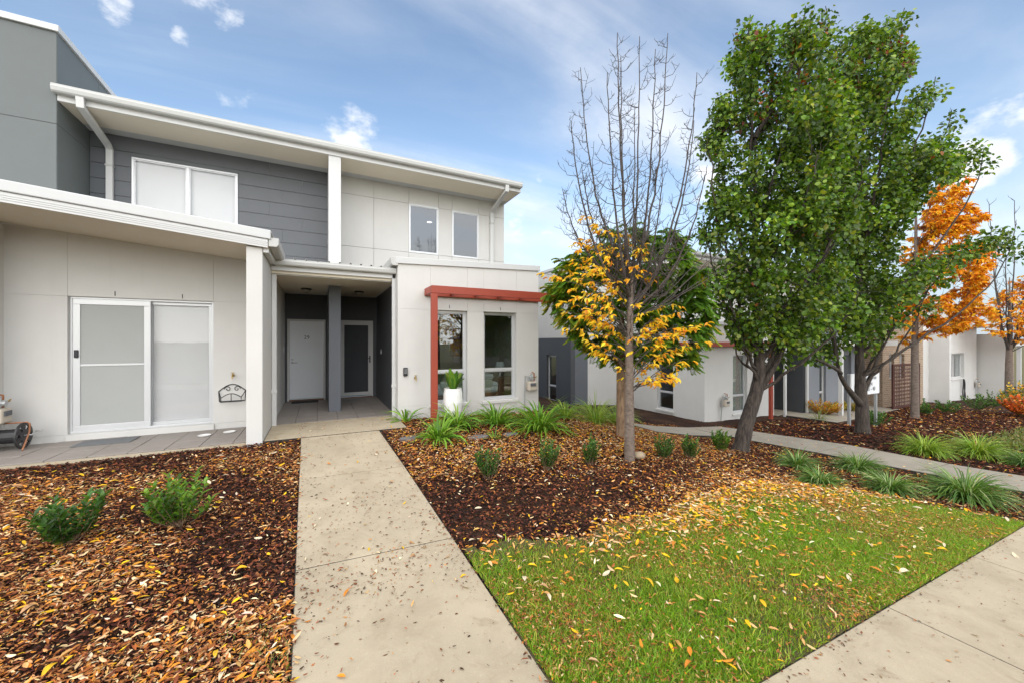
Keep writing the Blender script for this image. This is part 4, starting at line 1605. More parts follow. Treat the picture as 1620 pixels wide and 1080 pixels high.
def pear(name, label, base, depth, trunkpts, rads, poly, tips, n, half, seed, spread, leafn, L, extra=()):
    random.seed(seed)
    T_ = Tree(name, label, base, 'bark_pear')
    P = T_.trunk_path(trunkpts, rads)
    fork = Vector(trunkpts[-2])
    for (px, py, dd, st, r0) in tips:
        p1 = at(px, py, depth) + Vector((FW[0], FW[1], 0)) * dd
        p0 = P[min(int(st * (len(P) - 1)), len(P) - 1)]
        lift = (p1 - p0).length
        lat = Vector((p1.x - p0.x, p1.y - p0.y, 0))
        T_.branch(p0, lat * .45 + Vector((0, 0, lift * .25)), p1, Vector((lat.x * .12, lat.y * .12, lift * .35)), r0, .008, 14, 7, .025)
    cl = [q - Vector((0, 0, .14)) for q in clumps_in(poly, depth, n, half)]
    cl += [at(px, py + 22, depth) + Vector((FW[0], FW[1], 0)) * dd for px, py, dd, *_ in tips]
    cl += [at(px, py, depth) + Vector((FW[0], FW[1], 0)) * dd for px, py, dd in extra]
    for q in cl:
        p, r = T_.nearest(q, .25)
        if (p - q).length > .12:
            d = (q - p)
            T_.branch(p, Vector((d.x * .3, d.y * .3, d.length * .25)), q, Vector((d.x * .2, d.y * .2, abs(d.z) * .4 + .05)), min(r * .6, .012), .003, 5, 4, .015, reg=False)
    T_.finish()
    sets = [leafset(cl, spread, leafn, L, L * .95, GREENS, (4, 5, 3, 3, 1), droop=.55)]
    # a few turned leaves, mostly near the top
    tops = [q for q in cl if q.z > base[2] + 6.6 * (depth / 8)]
    if tops:
        sets.append(leafset(random.sample(tops, min(len(tops), 40)), spread * .8, 26, L * .9, L * .8, [(.20, .035, .02), (.11, .02, .02), (.30, .09, .02), (.06, .08, .02)], (3, 3, 2, 3), .5))
    rest = random.sample(cl, 30)
    sets.append(leafset(rest, spread, 2, L, L * .9, [(.45, .16, .02), (.25, .30, .04), (.35, .08, .02)], (2, 3, 1), .5))
    V, T, C = join(sets)
    np_mesh('crown', V, T, C, 'leaf_gloss', T_.root, local=False)
    return T_


dC = 7.49
bC = (7.39, 4.66, -.57)
polyC = [(1165, 60), (1187, 22), (1215, 30), (1240, 58), (1262, 25), (1280, 60), (1300, 40), (1330, 100), (1345, 200), (1350, 330), (1345, 430), (1320, 500), (1280, 545),
         (1240, 560), (1195, 552), (1160, 520), (1130, 480), (1118, 440), (1124, 400), (1112, 372), (1130, 330), (1122, 300), (1140, 262), (1108, 230), (1104, 208), (1130, 200),
         (1128, 165), (1142, 140), (1135, 105)]
tipsC = [(1187, 24, .0, .75, .05), (1210, 34, .5, .9, .04), (1262, 24, -.2, 1., .05), (1238, 80, -.7, .9, .04), (1110, 215, -.2, .6, .04), (1128, 330, .4, .55, .035), (1125, 430, -.5, .5, .03),
         (1300, 60, .5, 1., .045), (1335, 220, -.3, .6, .05), (1340, 330, .3, .5, .05), (1160, 160, .7, .8, .04), (1290, 300, -1.0, .7, .04), (1220, 300, -1.1, .8, .04), (1180, 420, 1.0, .7, .035),
         (1300, 470, -.8, .45, .035), (1150, 500, -.4, .55, .03)]
pear('pear_tree', 'leaning dark trunked green tree rising beside the side path', bC, dC,
     [(7.36, 4.67, -.75), (7.38, 4.66, -.5), (7.50, 4.60, .05), (7.66, 4.53, .55), (7.74, 4.50, .95), (7.72, 4.55, 1.8), (7.72, 4.6, 3.4), (7.75, 4.6, 5.6)],
     [.19, .145, .125, .118, .105, .075, .05, .02], polyC, tipsC, 400, 1.3, 3, .22, 76, .086)
# forked limbs low on the leaning trunk
dD = 9.55
bD = (12.13, 4.57, -.68)
polyD = [(1290, 60), (1306, 8), (1325, 40), (1345, 75), (1365, 24), (1385, 55), (1418, 22), (1425, 60), (1446, 75), (1432, 105), (1400, 150), (1425, 180), (1458, 132), (1462, 160), (1440, 190),
         (1480, 215), (1515, 165), (1495, 215), (1520, 245), (1558, 236), (1525, 262), (1475, 285), (1440, 325), (1425, 370), (1445, 395), (1485, 398), (1480, 425), (1450, 440), (1425, 470), (1405, 505),
         (1390, 530), (1370, 545), (1335, 525), (1315, 545), (1290, 560), (1275, 520), (1270, 420), (1280, 300), (1275, 180)]
tipsD = [(1306, 10, .0, .9, .05), (1365, 24, .3, 1., .05), (1418, 24, -.2, .95, .05), (1443, 78, .2, .9, .045), (1459, 135, -.3, .85, .045), (1513, 170, .1, .8, .045), (1556, 238, .0, .7, .045),
         (1588, 378, -.2, .5, .04), (1465, 425, .3, .5, .035), (1430, 465, -.5, .45, .035), (1300, 540, -.3, .3, .03), (1285, 300, .8, .7, .04), (1330, 200, -1.2, .8, .04), (1400, 300, 1.1, .8, .04),
         (1420, 420, -1.1, .6, .04), (1360, 480, -1., .5, .035), (1300, 130, -.6, .9, .04)]
pear('pear_tree', 'upright broad green tree with forked trunk standing in front of the sign', bD, dD,
     [(12.13, 4.57, -.95), (12.13, 4.57, -.62), (12.13, 4.58, -.1), (12.10, 4.6, .4), (12.05, 4.6, 1.0), (12.0, 4.6, 2.2), (12.1, 4.6, 4.4), (12.2, 4.6, 6.8)],
     [.21, .145, .128, .12, .09, .07, .05, .02], polyD, tipsD, 440, 1.6, 5, .26, 74, .098,
     extra=[(1450, 428, -.1), (1466, 424, -.1), (1482, 416, -.15), (1498, 410, -.1), (1510, 404, -.1), (1530, 394, -.1), (1556, 385, -.15), (1545, 388, -.1), (1520, 398, -.1), (1565, 382, -.15), (1575, 380, -.2), (1535, 245, 0), (1545, 240, 0)])

# explicit low forks on both pears, as seen under the crowns
random.seed(9)
for root_name, segs in (('pear_tree', [((7.63, 4.55, .42), at(1242, 545, 7.3), .065), ((7.69, 4.52, .80), at(1225, 555, 7.5), .06), ((7.69, 4.52, .95), at(1165, 560, 7.45), .03)]),
                        ('pear_tree.001', [((12.12, 4.58, -.05), at(1328, 590, 9.2), .085), ((12.10, 4.58, .15), at(1395, 545, 9.6), .06)])):
    rt = bpy.data.objects[root_name]
    for p0, p1, r0 in segs:
        p0 = Vector(p0)
        d = p1 - p0
        pts = bez(p0, d * .35, p1, d * .3 + Vector((0, 0, .15)), 8) + [p1 + Vector((d.x * .15, d.y * .1, .5)), p1 + Vector((d.x * .3, d.y * .1, 1.1))]
        MB().tube(pts, [r0 * (1 - .065 * i) for i in range(len(pts))], 9).build('limb', 'bark_pear', rt, smooth=True)
rt = bpy.data.objects['pear_tree.001']
p1 = at(1285, 565, 9.1)
MB().tube(bez(at(1330, 590, 9.2), Vector((-.2, -.1, .1)), p1, Vector((-.2, 0, .05)), 6), [.05, .045, .04, .035, .03, .025, .02], 7).build('limb', 'bark_pear', rt, smooth=True)

# ---- bare crowned tree with the last yellow leaves
random.seed(21)
rng = np.random.default_rng(21)
dA = 5.68
bA = (4.12, 4.28, -.2)
TA = Tree('ash_tree', 'slender tree with bare upper crown and last yellow leaves below', bA, 'bark_smooth')
PA = TA.trunk_path([(4.12, 4.28, -.4), (4.12, 4.28, -.1), (4.115, 4.28, .8), (4.11, 4.28, 1.6), (4.13, 4.27, 2.1), (4.14, 4.265, 2.6)], [.085, .074, .066, .057, .038, .024], 14)
endsA = [(922, 92, .2), (968, 78, -.3), (985, 82, .1), (1012, 58, .0), (1045, 62, .2), (1050, 66, -.15), (900, 205, -.2), (930, 235, .5), (1103, 185, .1), (1082, 145, -.4), (1070, 225, .5), (895, 285, .35),
         (1088, 300, -.5), (945, 160, -.6), (1025, 130, .6)]
buds = []
for i, (px, py, dd) in enumerate(endsA):
    p1 = at(px, py, dA) + Vector((FW[0], FW[1], 0)) * dd
    p0 = PA[int((.62 + .37 * random.random()) * (len(PA) - 1))]
    d = p1 - p0
    lat = Vector((d.x, d.y, 0))
    pts, rad = TA.branch(p0, lat * .55 + Vector((0, 0, d.z * .15)), p1, Vector((lat.x * .10, lat.y * .10, d.z * .45)), .027, .005, 22, 6, .006)
    for k in range(3, 22):
        q = pts[k]
        dirn = (pts[min(k + 1, 22)] - pts[k - 1]).normalized()
        for sgn in (-1, 1):
            if random.random() < .25:
                continue
            a = random.uniform(0, 6.28)
            side = dirn.orthogonal().normalized()
            side = Matrix.Rotation(a, 3, dirn) @ side * sgn
            ln = random.uniform(.25, .65) * (1.2 - k / 26)
            e = q + side * ln * .78 + Vector((0, 0, ln * .62)) + dirn * ln * .15
            tw, tr_ = TA.branch(q, side * ln * .45 + dirn * .03, e, Vector((side.x * .05, side.y * .05, ln * .35)), max(.0045, rad[k] * .42), .0026, 6, 4, .008, reg=False)
            buds.append(e)
            for w in (2, 3, 4, 5):
                if random.random() < .75:
                    v = Vector((random.gauss(0, 1), random.gauss(0, 1), random.uniform(.2, 1.2))).normalized() * random.uniform(.06, .17)
                    TA.branch(tw[w], v * .4, tw[w] + v, Vector((0, 0, .02)), .0032, .0018, 3, 3, .003, reg=False)
# lower leafy twigs
leafy = []
low = [(905, 395), (880, 440), (915, 470), (940, 430), (930, 380), (960, 470), (905, 520), (935, 540), (975, 520), (955, 505), (1020, 580), (1045, 560), (1075, 545), (1105, 540), (1030, 600), (1005, 480),
       (1035, 500), (990, 420), (1010, 390), (950, 355), (985, 370), (1030, 430), (925, 500), (895, 480), (960, 540), (1060, 590), (930, 460), (950, 400), (970, 450), (1060, 480), (1085, 520), (1050, 530)]
low = low + [(a + random.uniform(-32, 32), b + random.uniform(-32, 28)) for a, b in low]
for px, py in low:
    p1 = at(px, py, dA + random.uniform(-.55, .45))
    zt_ = p1.z - random.uniform(.15, .5)
    p0 = min(PA, key=lambda p: abs(p.z - max(.75, zt_ - .15)))
    d = p1 - p0
    pts, rad = TA.branch(p0, Vector((d.x * .4, d.y * .4, abs(d.z) * .5 + .1)), p1, Vector((d.x * .3, d.y * .3, .05)), .009, .003, 9, 5, .02)
    for k in (3, 4, 5, 6, 7, 8, 9):
        leafy.append((pts[k], (pts[k] - p0)))
# twiggy bare sprays to the right
for px, py in ((1150, 400), (1165, 385), (1140, 430), (1120, 405), (1105, 380), (1165, 420)):
    p1 = at(px, py, dA + random.uniform(-.3, .3))
    p0 = min(PA, key=lambda p: abs(p.z - 1.9))
    d = p1 - p0
    pts, rad = TA.branch(p0, Vector((d.x * .4, d.y * .4, .15)), p1, Vector((d.x * .25, d.y * .25, .1)), .012, .003, 9, 5, .015)
    for k in range(3, 10):
        v = Vector((random.gauss(0, .6), random.gauss(0, .6), .8)).normalized() * random.uniform(.1, .3)
        TA.branch(pts[k], v * .4, pts[k] + v, Vector((0, 0, .03)), .004, .002, 3, 4, .005, reg=False)
TA.trunk.build('trunk', 'bark_smooth', TA.root, smooth=True)
TA.limb.build('limbs', 'twig', TA.root, smooth=True)
YEL = [(.92, .56, .012), (.92, .64, .03), (.88, .42, .015), (.70, .26, .02), (.80, .64, .08)]


def compound(points, nleaf, L, W, cols, wts, reach=.16, droop=.7):
    """compound leaves: a few drooping leaflets fanned from each point"""
    P, D = [], []
    for q, outd in points:
        o2 = Vector((outd[0], outd[1], 0))
        o2 = o2.normalized() if o2.length > .01 else Vector((1, 0, 0))
        a = random.uniform(-1.2, 1.2)
        o2 = Matrix.Rotation(a, 3, 'Z') @ o2
        e = Vector(q) + o2 * reach * random.uniform(.4, 1) + Vector((0, 0, random.uniform(-.08, .05)))
        for _ in range(nleaf):
            b2 = Vector(q).lerp(e, random.uniform(.3, 1.0))
            P.append(b2)
            D.append(o2 * .8 + Vector((random.gauss(0, .55), random.gauss(0, .55), random.gauss(-droop, .35))))
    P = np.array([tuple(p) for p in P])
    D = np.array([tuple(p) for p in D])
    N = rng.normal(0, .5, P.shape) + np.array([-.1, -.4, .8])
    n = len(P)
    return leaves(P, D, N, L * rng.uniform(.65, 1.25, n), W * rng.uniform(.75, 1.2, n), pick(cols, wts, n, .14), curl=rng.uniform(.4, 1.8, n))


keep = [x for x in leafy if random.random() < .80]
V, T, C = compound(keep, 5, .088, .036, YEL, (4, 4, 3.5, 1.5, 1), .22, .5)
np_mesh('yellow_leaves', V, T, C, 'leaf_matte', TA.root, local=False)

# ---- green feather-leaved tree behind it
random.seed(33)
rng = np.random.default_rng(33)
dB = 7.07
bB = (5.0, 5.39, -.19)
polyB = [(935, 380), (1000, 360), (1060, 362), (1085, 392), (1105, 430), (1130, 470), (1120, 520), (1105, 560), (1085, 580), (1050, 570), (1010, 585), (965, 575), (930, 560), (905, 525), (876, 505),
         (868, 470), (880, 430), (905, 400)]
TB = Tree('feather_leaf_tree', 'dark green feather leaved tree behind the yellow leaved trunk', bB, 'bark_tan')
PB = TB.trunk_path([(5.0, 5.39, -.4), (5.0, 5.39, -.1), (5.0, 5.4, .8), (5.02, 5.42, 1.4), (5.05, 5.45, 2.3)], [.11, .10, .09, .075, .03])
clB = clumps_in(polyB, dB, 260, 1.1, mind=.10)
fr = []
for q in clB:
    p, r = TB.nearest(q, .2)
    d = q - p
    pts, rad = TB.branch(p, Vector((d.x * .4, d.y * .4, abs(d.z) * .4 + .1)), q, Vector((d.x * .3, d.y * .3, .0)), min(r * .5, .018), .004, 6, 5, .02)
    for k in range(12):
        fr.append((pts[random.choice((3, 4, 5, 6, 6))], Vector((q.x - bB[0], q.y - bB[1], 0))))
RP, RD, RN, RL, RW_, RC = [], [], [], [], [], []
rach = MB()
for q, o in fr:
    o = o.normalized() if o.length > .05 else Vector((1, 0, 0))
    o = Matrix.Rotation(random.gauss(0, 1.4), 3, 'Z') @ o
    ln = random.uniform(.18, .32)
    p1 = q + o * ln * .75 + Vector((0, 0, random.uniform(-.20, .10)))
    pts = bez(q, o * ln * .35 + Vector((0, 0, .05)), p1, o * .08 + Vector((0, 0, -.04)), 10)
    rach.tube(pts, [.0016] * 11, 3, cap=False)
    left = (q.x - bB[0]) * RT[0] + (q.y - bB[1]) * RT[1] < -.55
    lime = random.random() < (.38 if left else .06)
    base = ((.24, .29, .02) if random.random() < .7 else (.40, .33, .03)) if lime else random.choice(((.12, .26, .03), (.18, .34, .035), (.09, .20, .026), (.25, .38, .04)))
    for k in range(1, 11):
        t_ = (pts[min(k + 1, 10)] - pts[k - 1]).normalized()
        s_ = t_.cross(Vector((0, 0, 1)))
        s_ = s_.normalized() if s_.length > .05 else Vector((1, 0, 0))
        for sg in (-1, 1):
            RP.append(tuple(pts[k]))
            RD.append(tuple(s_ * sg + t_ * .55 + Vector((0, 0, -.28))))
            RN.append(tuple(Vector((0, 0, 1)) + s_ * sg * .25))
            RL.append(.082 * random.uniform(.8, 1.15) * (1 - .4 * abs(k / 10 - .5)))
            RC.append(base)
n_ = len(RP)
RCa = np.clip(np.array(RC) * (1 + rng.normal(0, .15, (n_, 1))), .003, 1)
V, T, C = leaves(np.array(RP), np.array(RD), np.array(RN), np.array(RL), np.array(RL) * .60, RCa, slim=True)
np_mesh('crown', V, T, C, 'leaf_gloss', TB.root, local=False)
tag(rach.build('leaf_stalks', 'leaf_stalk', TB.root), kind='stuff')
TB.finish('bark_tan')


# ---- orange autumn trees down the street
def autumn(name, label, base, depth, poly, n, half, L, cols, wts, bare_tops, seed, tr, nl=13):
    global rng
    random.seed(seed)
    rng = np.random.default_rng(seed)
    T_ = Tree(name, label, base, 'bark_smooth')
    b0 = Vector(base)
    h = at(0, min(p[1] for p in poly), depth).z
    mid = b0.z + (h - b0.z) * .36
    P = T_.trunk_path([b0 + Vector((0, 0, -.2)), b0 + Vector((0, 0, .1)), (b0.x, b0.y, mid * .5 + b0.z * .5), (b0.x + .03, b0.y, mid), (b0.x + .1, b0.y, (mid + h) / 2), (b0.x + .1, b0.y, h - .3)],
                      [tr * 1.2, tr, tr * .9, tr * .75, tr * .4, .02])
    pts_l = []
    cl = clumps_in(poly, depth, n, half)
    order = sorted(cl, key=lambda q: (Vector((q.x - b0.x, q.y - b0.y, 0)).length))
    for q in order:
        p, r = T_.nearest(q, .5)
        d = q - p
        pts, rad = T_.branch(p, Vector((d.x * .3, d.y * .3, abs(d.z) * .3 + .1)), q, Vector((d.x * .3, d.y * .3, abs(d.z) * .2)), min(r * .55, .035), .006, 6, 5, .03)
        for k in (3, 4, 5, 6, 6):
            pts_l.append((pts[k], Vector((q.x - b0.x, q.y - b0.y, 0))))
    for px, py in bare_tops:
        p1 = at(px, py, depth + random.uniform(-.4, .4))
        p0 = P[int(len(P) * .6)]
        d = p1 - p0
        pts, rad = T_.branch(p0, Vector((d.x * .5, d.y * .5, d.z * .2)), p1, Vector((0, 0, d.z * .4)), .05, .012, 14, 5, .03)
        for k in range(4, 15):
            for sg in (-1, 1):
                v = Vector((sg * random.uniform(.15, .5), random.gauss(0, .25), random.uniform(.3, .7))) * (1.2 - k / 20)
                T_.branch(pts[k], v * .4, pts[k] + v, Vector((0, 0, .1)), .012, .006, 3, 4, .01, reg=False)
    T_.finish('twig')
    V, T, C = compound(pts_l, nl, L, L * .40, cols, wts, .34, .5)
    np_mesh('crown', V, T, C, 'leaf_matte', T_.root, local=False)


ORG = [(.82, .35, .010), (.86, .45, .015), (.74, .25, .010), (.50, .13, .012), (.88, .54, .03)]
autumn('autumn_tree', 'full orange autumn tree between the green tree and white house', (19.16, 5.74, -1.17), 13.8,
       [(1500, 262), (1520, 280), (1530, 320), (1555, 345), (1548, 375), (1562, 410), (1548, 450), (1555, 490), (1535, 520), (1500, 528), (1470, 520), (1440, 540), (1420, 525), (1415, 490), (1428, 440),
        (1440, 390), (1450, 340), (1475, 300)], 240, 1.5, .17, ORG, (4, 4, 3, 2, 2), [], 41, .12)
autumn('autumn_tree', 'thinner orange tree with bare top at right edge of the street', (31.0, 5.88, -1.47), 19.3,
       [(1575, 470), (1600, 440), (1640, 430), (1690, 470), (1690, 520), (1650, 545), (1600, 540), (1560, 530), (1545, 500)], 140, 2.2, .20, ORG, (4, 3, 4, 2, 2),
       [(1605, 318), (1590, 380), (1630, 340), (1565, 325), (1655, 360), (1575, 400)], 43, .16, 6)

# trees over the road, seen only in the window glass
random.seed(51)
for k, (x, y, lab) in enumerate(((-1.5, -9.8, 'bare street tree across the road reflected in window, nearer'), (7.5, -10.5, 'bare street tree across the road reflected in window, further right'))):
    T_ = Tree('street_tree', lab, (x, y, -.1), 'bark_pear', group='trees across the road')
    P = T_.trunk_path([(x, y, -.3), (x, y, 1.6), (x + .1, y, 3)], [.16, .13, .07], 8)
    ll = []
    for j in range(26):
        a = random.uniform(0, 6.28)
        q = Vector((x + math.cos(a) * random.uniform(.4, 2), y + math.sin(a) * random.uniform(.4, 2), random.uniform(2.4, 6)))
        p, r = T_.nearest(q, .6)
        d = q - p
        pts, _ = T_.branch(p, Vector((d.x * .4, d.y * .4, .3)), q, Vector((d.x * .2, d.y * .2, .4)), min(r * .6, .05), .008, 7, 5, .04)
        ll += [(pts[i], d) for i in (4, 6, 7)]
    T_.finish('twig')
    V, T, C = compound(ll, 8, .14, .06, ORG, (4, 3, 3, 3, 1), .3)
    np_mesh('crown', V, T, C, 'leaf_matte', T_.root, local=False)


# ------------------------------------------------------------------ shrubs and strap leaved plants
def shrub(name, label, x, y, h, w, cols, wts, n=150, L=.06, seed=0, group=None, aspect=.42):
    global rng
    random.seed(seed)
    rng = np.random.default_rng(seed + 100)
    z = G(x, y) - .02
    t = thing(name, label, 'shrub', (x, y, z), 0, group)
    st = MB()
    P, D = [], []
    n = int(n * 1.7)
    ns = max(6, int(n / 22))
    for i in range(ns):
        a = random.uniform(0, 6.28)
        rr = w * .5 * math.sqrt(random.random())
        hh = h * random.uniform(.55, 1.0) * (1 - .25 * (rr / (w * .5)) ** 2)
        p1 = Vector((math.cos(a) * rr, math.sin(a) * rr, hh))
        pts = bez((random.gauss(0, .015), random.gauss(0, .015), 0), Vector((p1.x * .5, p1.y * .5, hh * .25)), p1, Vector((p1.x * .1, p1.y * .1, hh * .3)), 8)
        st.tube(pts, [.0045 - .0004 * k for k in range(9)], 4, cap=False)
        m2 = int(n / ns)
        for k in range(m2):
            tt = .22 + .78 * (k + .5) / m2
            q = pts[int(tt * 8)].lerp(pts[min(8, int(tt * 8) + 1)], (tt * 8) % 1)
            a2 = k * 2.4 + random.uniform(-.4, .4)
            P.append(tuple(q))
            up = .55 + .7 * tt
            D.append((math.cos(a2), math.sin(a2), up * random.uniform(.5, 1.2)))
    P = np.array(P)
    D = np.array(D)
    N = np.stack([-D[:, 0] * .6, -D[:, 1] * .6, np.ones(len(D))], 1) + rng.normal(0, .25, D.shape)
    C = pick(cols, wts, len(P), .18)
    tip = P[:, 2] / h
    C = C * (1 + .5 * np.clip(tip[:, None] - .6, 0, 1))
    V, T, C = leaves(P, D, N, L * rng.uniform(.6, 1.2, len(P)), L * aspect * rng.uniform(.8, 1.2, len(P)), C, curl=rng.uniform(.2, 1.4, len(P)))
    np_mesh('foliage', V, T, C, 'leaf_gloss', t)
    st.build('stems', 'bark_tan', t, local=True)
    return t


DKG = [(.050, .125, .020), (.075, .175, .026), (.035, .09, .018), (.12, .23, .04)]
LTG = [(.10, .22, .02), (.16, .30, .03), (.06, .14, .02), (.22, .34, .04)]
shrub('young_shrub', 'dark green young shrub at far left of the leaf covered bed', -1.78, 4.32, .47, .44, DKG, (3, 3, 2, 1), 300, .080, 1)
shrub('young_shrub', 'bright lime tipped young shrub in the bed left of the path', -1.10, 4.34, .50, .50, LTG, (3, 3, 2, 1), 300, .078, 2)
shrub('young_shrub', 'dark green young shrub nearest the path in the right bed', 1.87, 4.34, .46, .34, DKG, (3, 3, 2, 1), 300, .060, 3)
shrub('young_shrub', 'upright young shrub second from the path in the shrub row', 2.73, 4.35, .47, .32, DKG, (3, 3, 2, 2), 300, .060, 4)
shrub('young_shrub', 'narrow young shrub third from the path just left of the yellow tree', 3.45, 4.34, .45, .24, DKG, (3, 3, 1, 2), 240, .060, 5)
shrub('young_shrub', 'young shrub just right of the yellow leaved tree trunk', 4.73, 4.19, .38, .34, DKG, (3, 3, 2, 1), 260, .060, 6)
shrub('young_shrub', 'young shrub second right of the yellow leaved tree trunk', 5.31, 4.17, .40, .28, DKG, (3, 3, 1, 2), 260, .060, 7)
shrub('young_shrub', 'light green young shrub just left of the leaning tree trunk', 6.62, 4.55, .48, .32, LTG, (4, 2, 4, 1), 260, .068, 8)
for i, (x, y, h_, la) in enumerate(((14.6, 5.3, .55, 'dark shrub beside the right post of the white sign'), (16.0, 5.6, .5, 'small green shrub below the rusty screen left corner'),
                                    (20.7, 5.9, .6, 'green shrub just right of the orange tree trunk'), (22.0, 5.7, .6, 'green shrub second right of the orange tree trunk'),
                                    (24.4, 5.5, .75, 'left clump of the green hedge before the far white house'), (26.2, 5.4, .8, 'middle clump of the green hedge before the far white house'),
                                    (28.2, 5.5, .75, 'right clump of the green hedge before the far white house'))):
    shrub('garden_shrub', la, x, y, h_, .8 + .2 * (i > 3), DKG, (3, 3, 2, 2), 200, .11, 20 + i)
YB = [(.62, .30, .02), (.55, .40, .03), (.25, .26, .03), (.6, .17, .02)]
shrub('golden_shrub', 'round orange and yellow shrub against the grey wall', 16.75, 7.45, .62, 1.1, YB, (4, 3, 2, 2), 900, .075, 31)
shrub('golden_shrub', 'yellow green shrub between grey wall and white post', 17.75, 7.5, .45, .7, YB, (2, 3, 4, 0), 600, .075, 32)
shrub('golden_shrub', 'yellow green shrub right of the white porch post', 18.9, 7.5, .5, .9, YB, (1, 3, 4, 0), 600, .075, 33)
shrub('flame_shrub', 'orange red flowering shrub at the right edge of the picture', 22.9, 4.0, .85, 1.3, [(.62, .12, .015), (.68, .22, .02), (.45, .06, .015), (.12, .14, .02)], (4, 3, 2, 2), 620, .10, 34, aspect=.7)
shrub('flame_shrub', 'taller yellow flowered shrub behind the orange red shrub', 24.2, 4.3, 1.35, 1.1, [(.70, .45, .02), (.62, .30, .02), (.10, .16, .03)], (3, 2, 3), 420, .11, 35, aspect=.6)


def strap(name, label, x, y, n, L, w, cols, wts, seed, up=(.5, 1.5), group=None, droop=1.0):
    global rng
    rng = np.random.default_rng(seed + 300)
    z = G(x, y) - .02
    t = thing(name, label, 'plant', (x, y, z), 0, group)
    a = rng.uniform(0, 2 * np.pi, n)
    el = rng.uniform(up[0], up[1], n)
    ln = L * rng.uniform(.55, 1.1, n)
    r0 = rng.random(n) ** .5 * L * .14
    k = 7
    s = np.linspace(0, 1, k)
    bend = droop * rng.uniform(.8, 2.0, n)
    ang = el[:, None] - bend[:, None] * s[None] ** 1.6
    ds = ln[:, None] / (k - 1)
    rad = r0[:, None] + np.cumsum(np.cos(ang) * ds, 1) - np.cos(ang[:, :1]) * ds
    hz = np.cumsum(np.sin(ang) * ds, 1) - np.sin(ang[:, :1]) * ds
    hz = np.maximum(hz, .004)
    tw = rng.normal(0, .15, n)
    aa = a[:, None] + tw[:, None] * s[None]
    cx, cy = rad * np.cos(aa), rad * np.sin(aa)
    ctr = np.stack([cx, cy, hz], -1)
    wid = w * rng.uniform(.7, 1.2, n)[:, None] * (np.minimum(1, (1 - s) * 2.6 + .06) * np.minimum(1, s * 3 + .55))[None]
    side = np.stack([-np.sin(aa), np.cos(aa), np.zeros_like(aa)], -1)
    tilt = rng.normal(0, .35, n)[:, None, None]
    side = side + np.array([0, 0, 1.]) * tilt
    V = np.stack([ctr - side * wid[..., None] * .5, ctr + side * wid[..., None] * .5], 2)
    V = V.reshape(-1, 3)
    idx = (np.arange(n)[:, None] * k + np.arange(k - 1)[None]).ravel() * 2
    T = np.concatenate([np.stack([idx, idx + 1, idx + 3], 1), np.stack([idx, idx + 3, idx + 2], 1)])
    C = np.repeat(pick(cols, wts, n, .16), k - 1, axis=0)
    C = np.concatenate([C, C])
    np_mesh('leaf_blades', V, T, C, 'blade', t, smooth=True)
    return t


AGA = [(.14, .30, .02), (.20, .38, .03), (.09, .21, .02), (.32, .43, .06)]
strap('strap_leaf_plant', 'small strappy green plant at the corner of the porch slab', 1.50, 7.62, 26, .56, .026, AGA, (3, 3, 2, 1), 1)
strap('strap_leaf_plant', 'strappy green plant nearest the path in front of the red post', 1.72, 6.05, 100, .60, .026, AGA, (3, 3, 2, 1), 2)
strap('strap_leaf_plant', 'strappy green plant against the wall below the white pot', 2.28, 6.75, 140, .66, .026, AGA, (3, 3, 3, 1), 3)
strap('strap_leaf_plant', 'strappy green plant below the right bedroom window', 3.05, 6.75, 150, .70, .026, AGA, (3, 3, 3, 1), 4)
strap('strap_leaf_plant', 'largest strappy green plant below the gas meter', 3.62, 6.05, 210, .80, .028, AGA, (3, 4, 2, 1), 5)
strap('strap_leaf_plant', 'tiny strappy seedling between the big strappy plants', 2.62, 5.85, 18, .26, .018, AGA, (2, 4, 1, 2), 6)
LIM = [(.24, .38, .03), (.33, .46, .05), (.16, .30, .03), (.42, .48, .11)]
strap('grass_tussock', 'lime green tussock in front of the charcoal wall', 5.45, 6.70, 260, .85, .012, LIM, (3, 3, 2, 2), 7)
strap('grass_tussock', 'lime tussock left of the brown trunk', 4.75, 6.85, 200, .62, .012, LIM, (3, 2, 3, 1), 8)
strap('grass_tussock', 'dark edged tussock right of the brown trunk at the path start', 6.35, 7.0, 200, .68, .012, LIM, (2, 1, 4, 1), 9)
LIR = [(.11, .22, .035), (.16, .29, .05), (.075, .16, .03), (.36, .44, .18)]
for i, (x, y, n, L, la) in enumerate(((7.16, 3.56, 260, .42, 'grassy clump nearest the leaning tree at the side path edge'), (6.30, 2.85, 280, .38, 'grassy clump in front of the row at the lawn edge'),
                                      (8.20, 3.15, 340, .48, 'tall grassy clump beside the side path in the middle of the row'), (7.10, 2.38, 300, .42, 'grassy clump between lawn corner and side path'),
                                      (7.85, 1.86, 460, .60, 'largest grassy clump beside the footpath at right'), (11.36, 3.25, 380, .60, 'light green grassy clump beyond the side path, left one'),
                                      (12.25, 2.72, 440, .64, 'light green grassy clump beyond the side path, right one'), (12.0, 2.05, 260, .5, 'grey green grassy clump at the right picture edge'))):
    strap('grassy_clump', la, x, y, int(n * 1.5), L * 1.05, .0105, LIM if i in (5, 6) else LIR, (3, 3, 2, 1.4), 20 + i, up=(.55, 1.5), droop=1.15)
strap('wispy_weed', 'wispy pale weed beside the porch of the white townhouse', 15.2, 6.9, 60, .6, .012, [(.25, .30, .12), (.18, .24, .08)], (1, 1), 40)

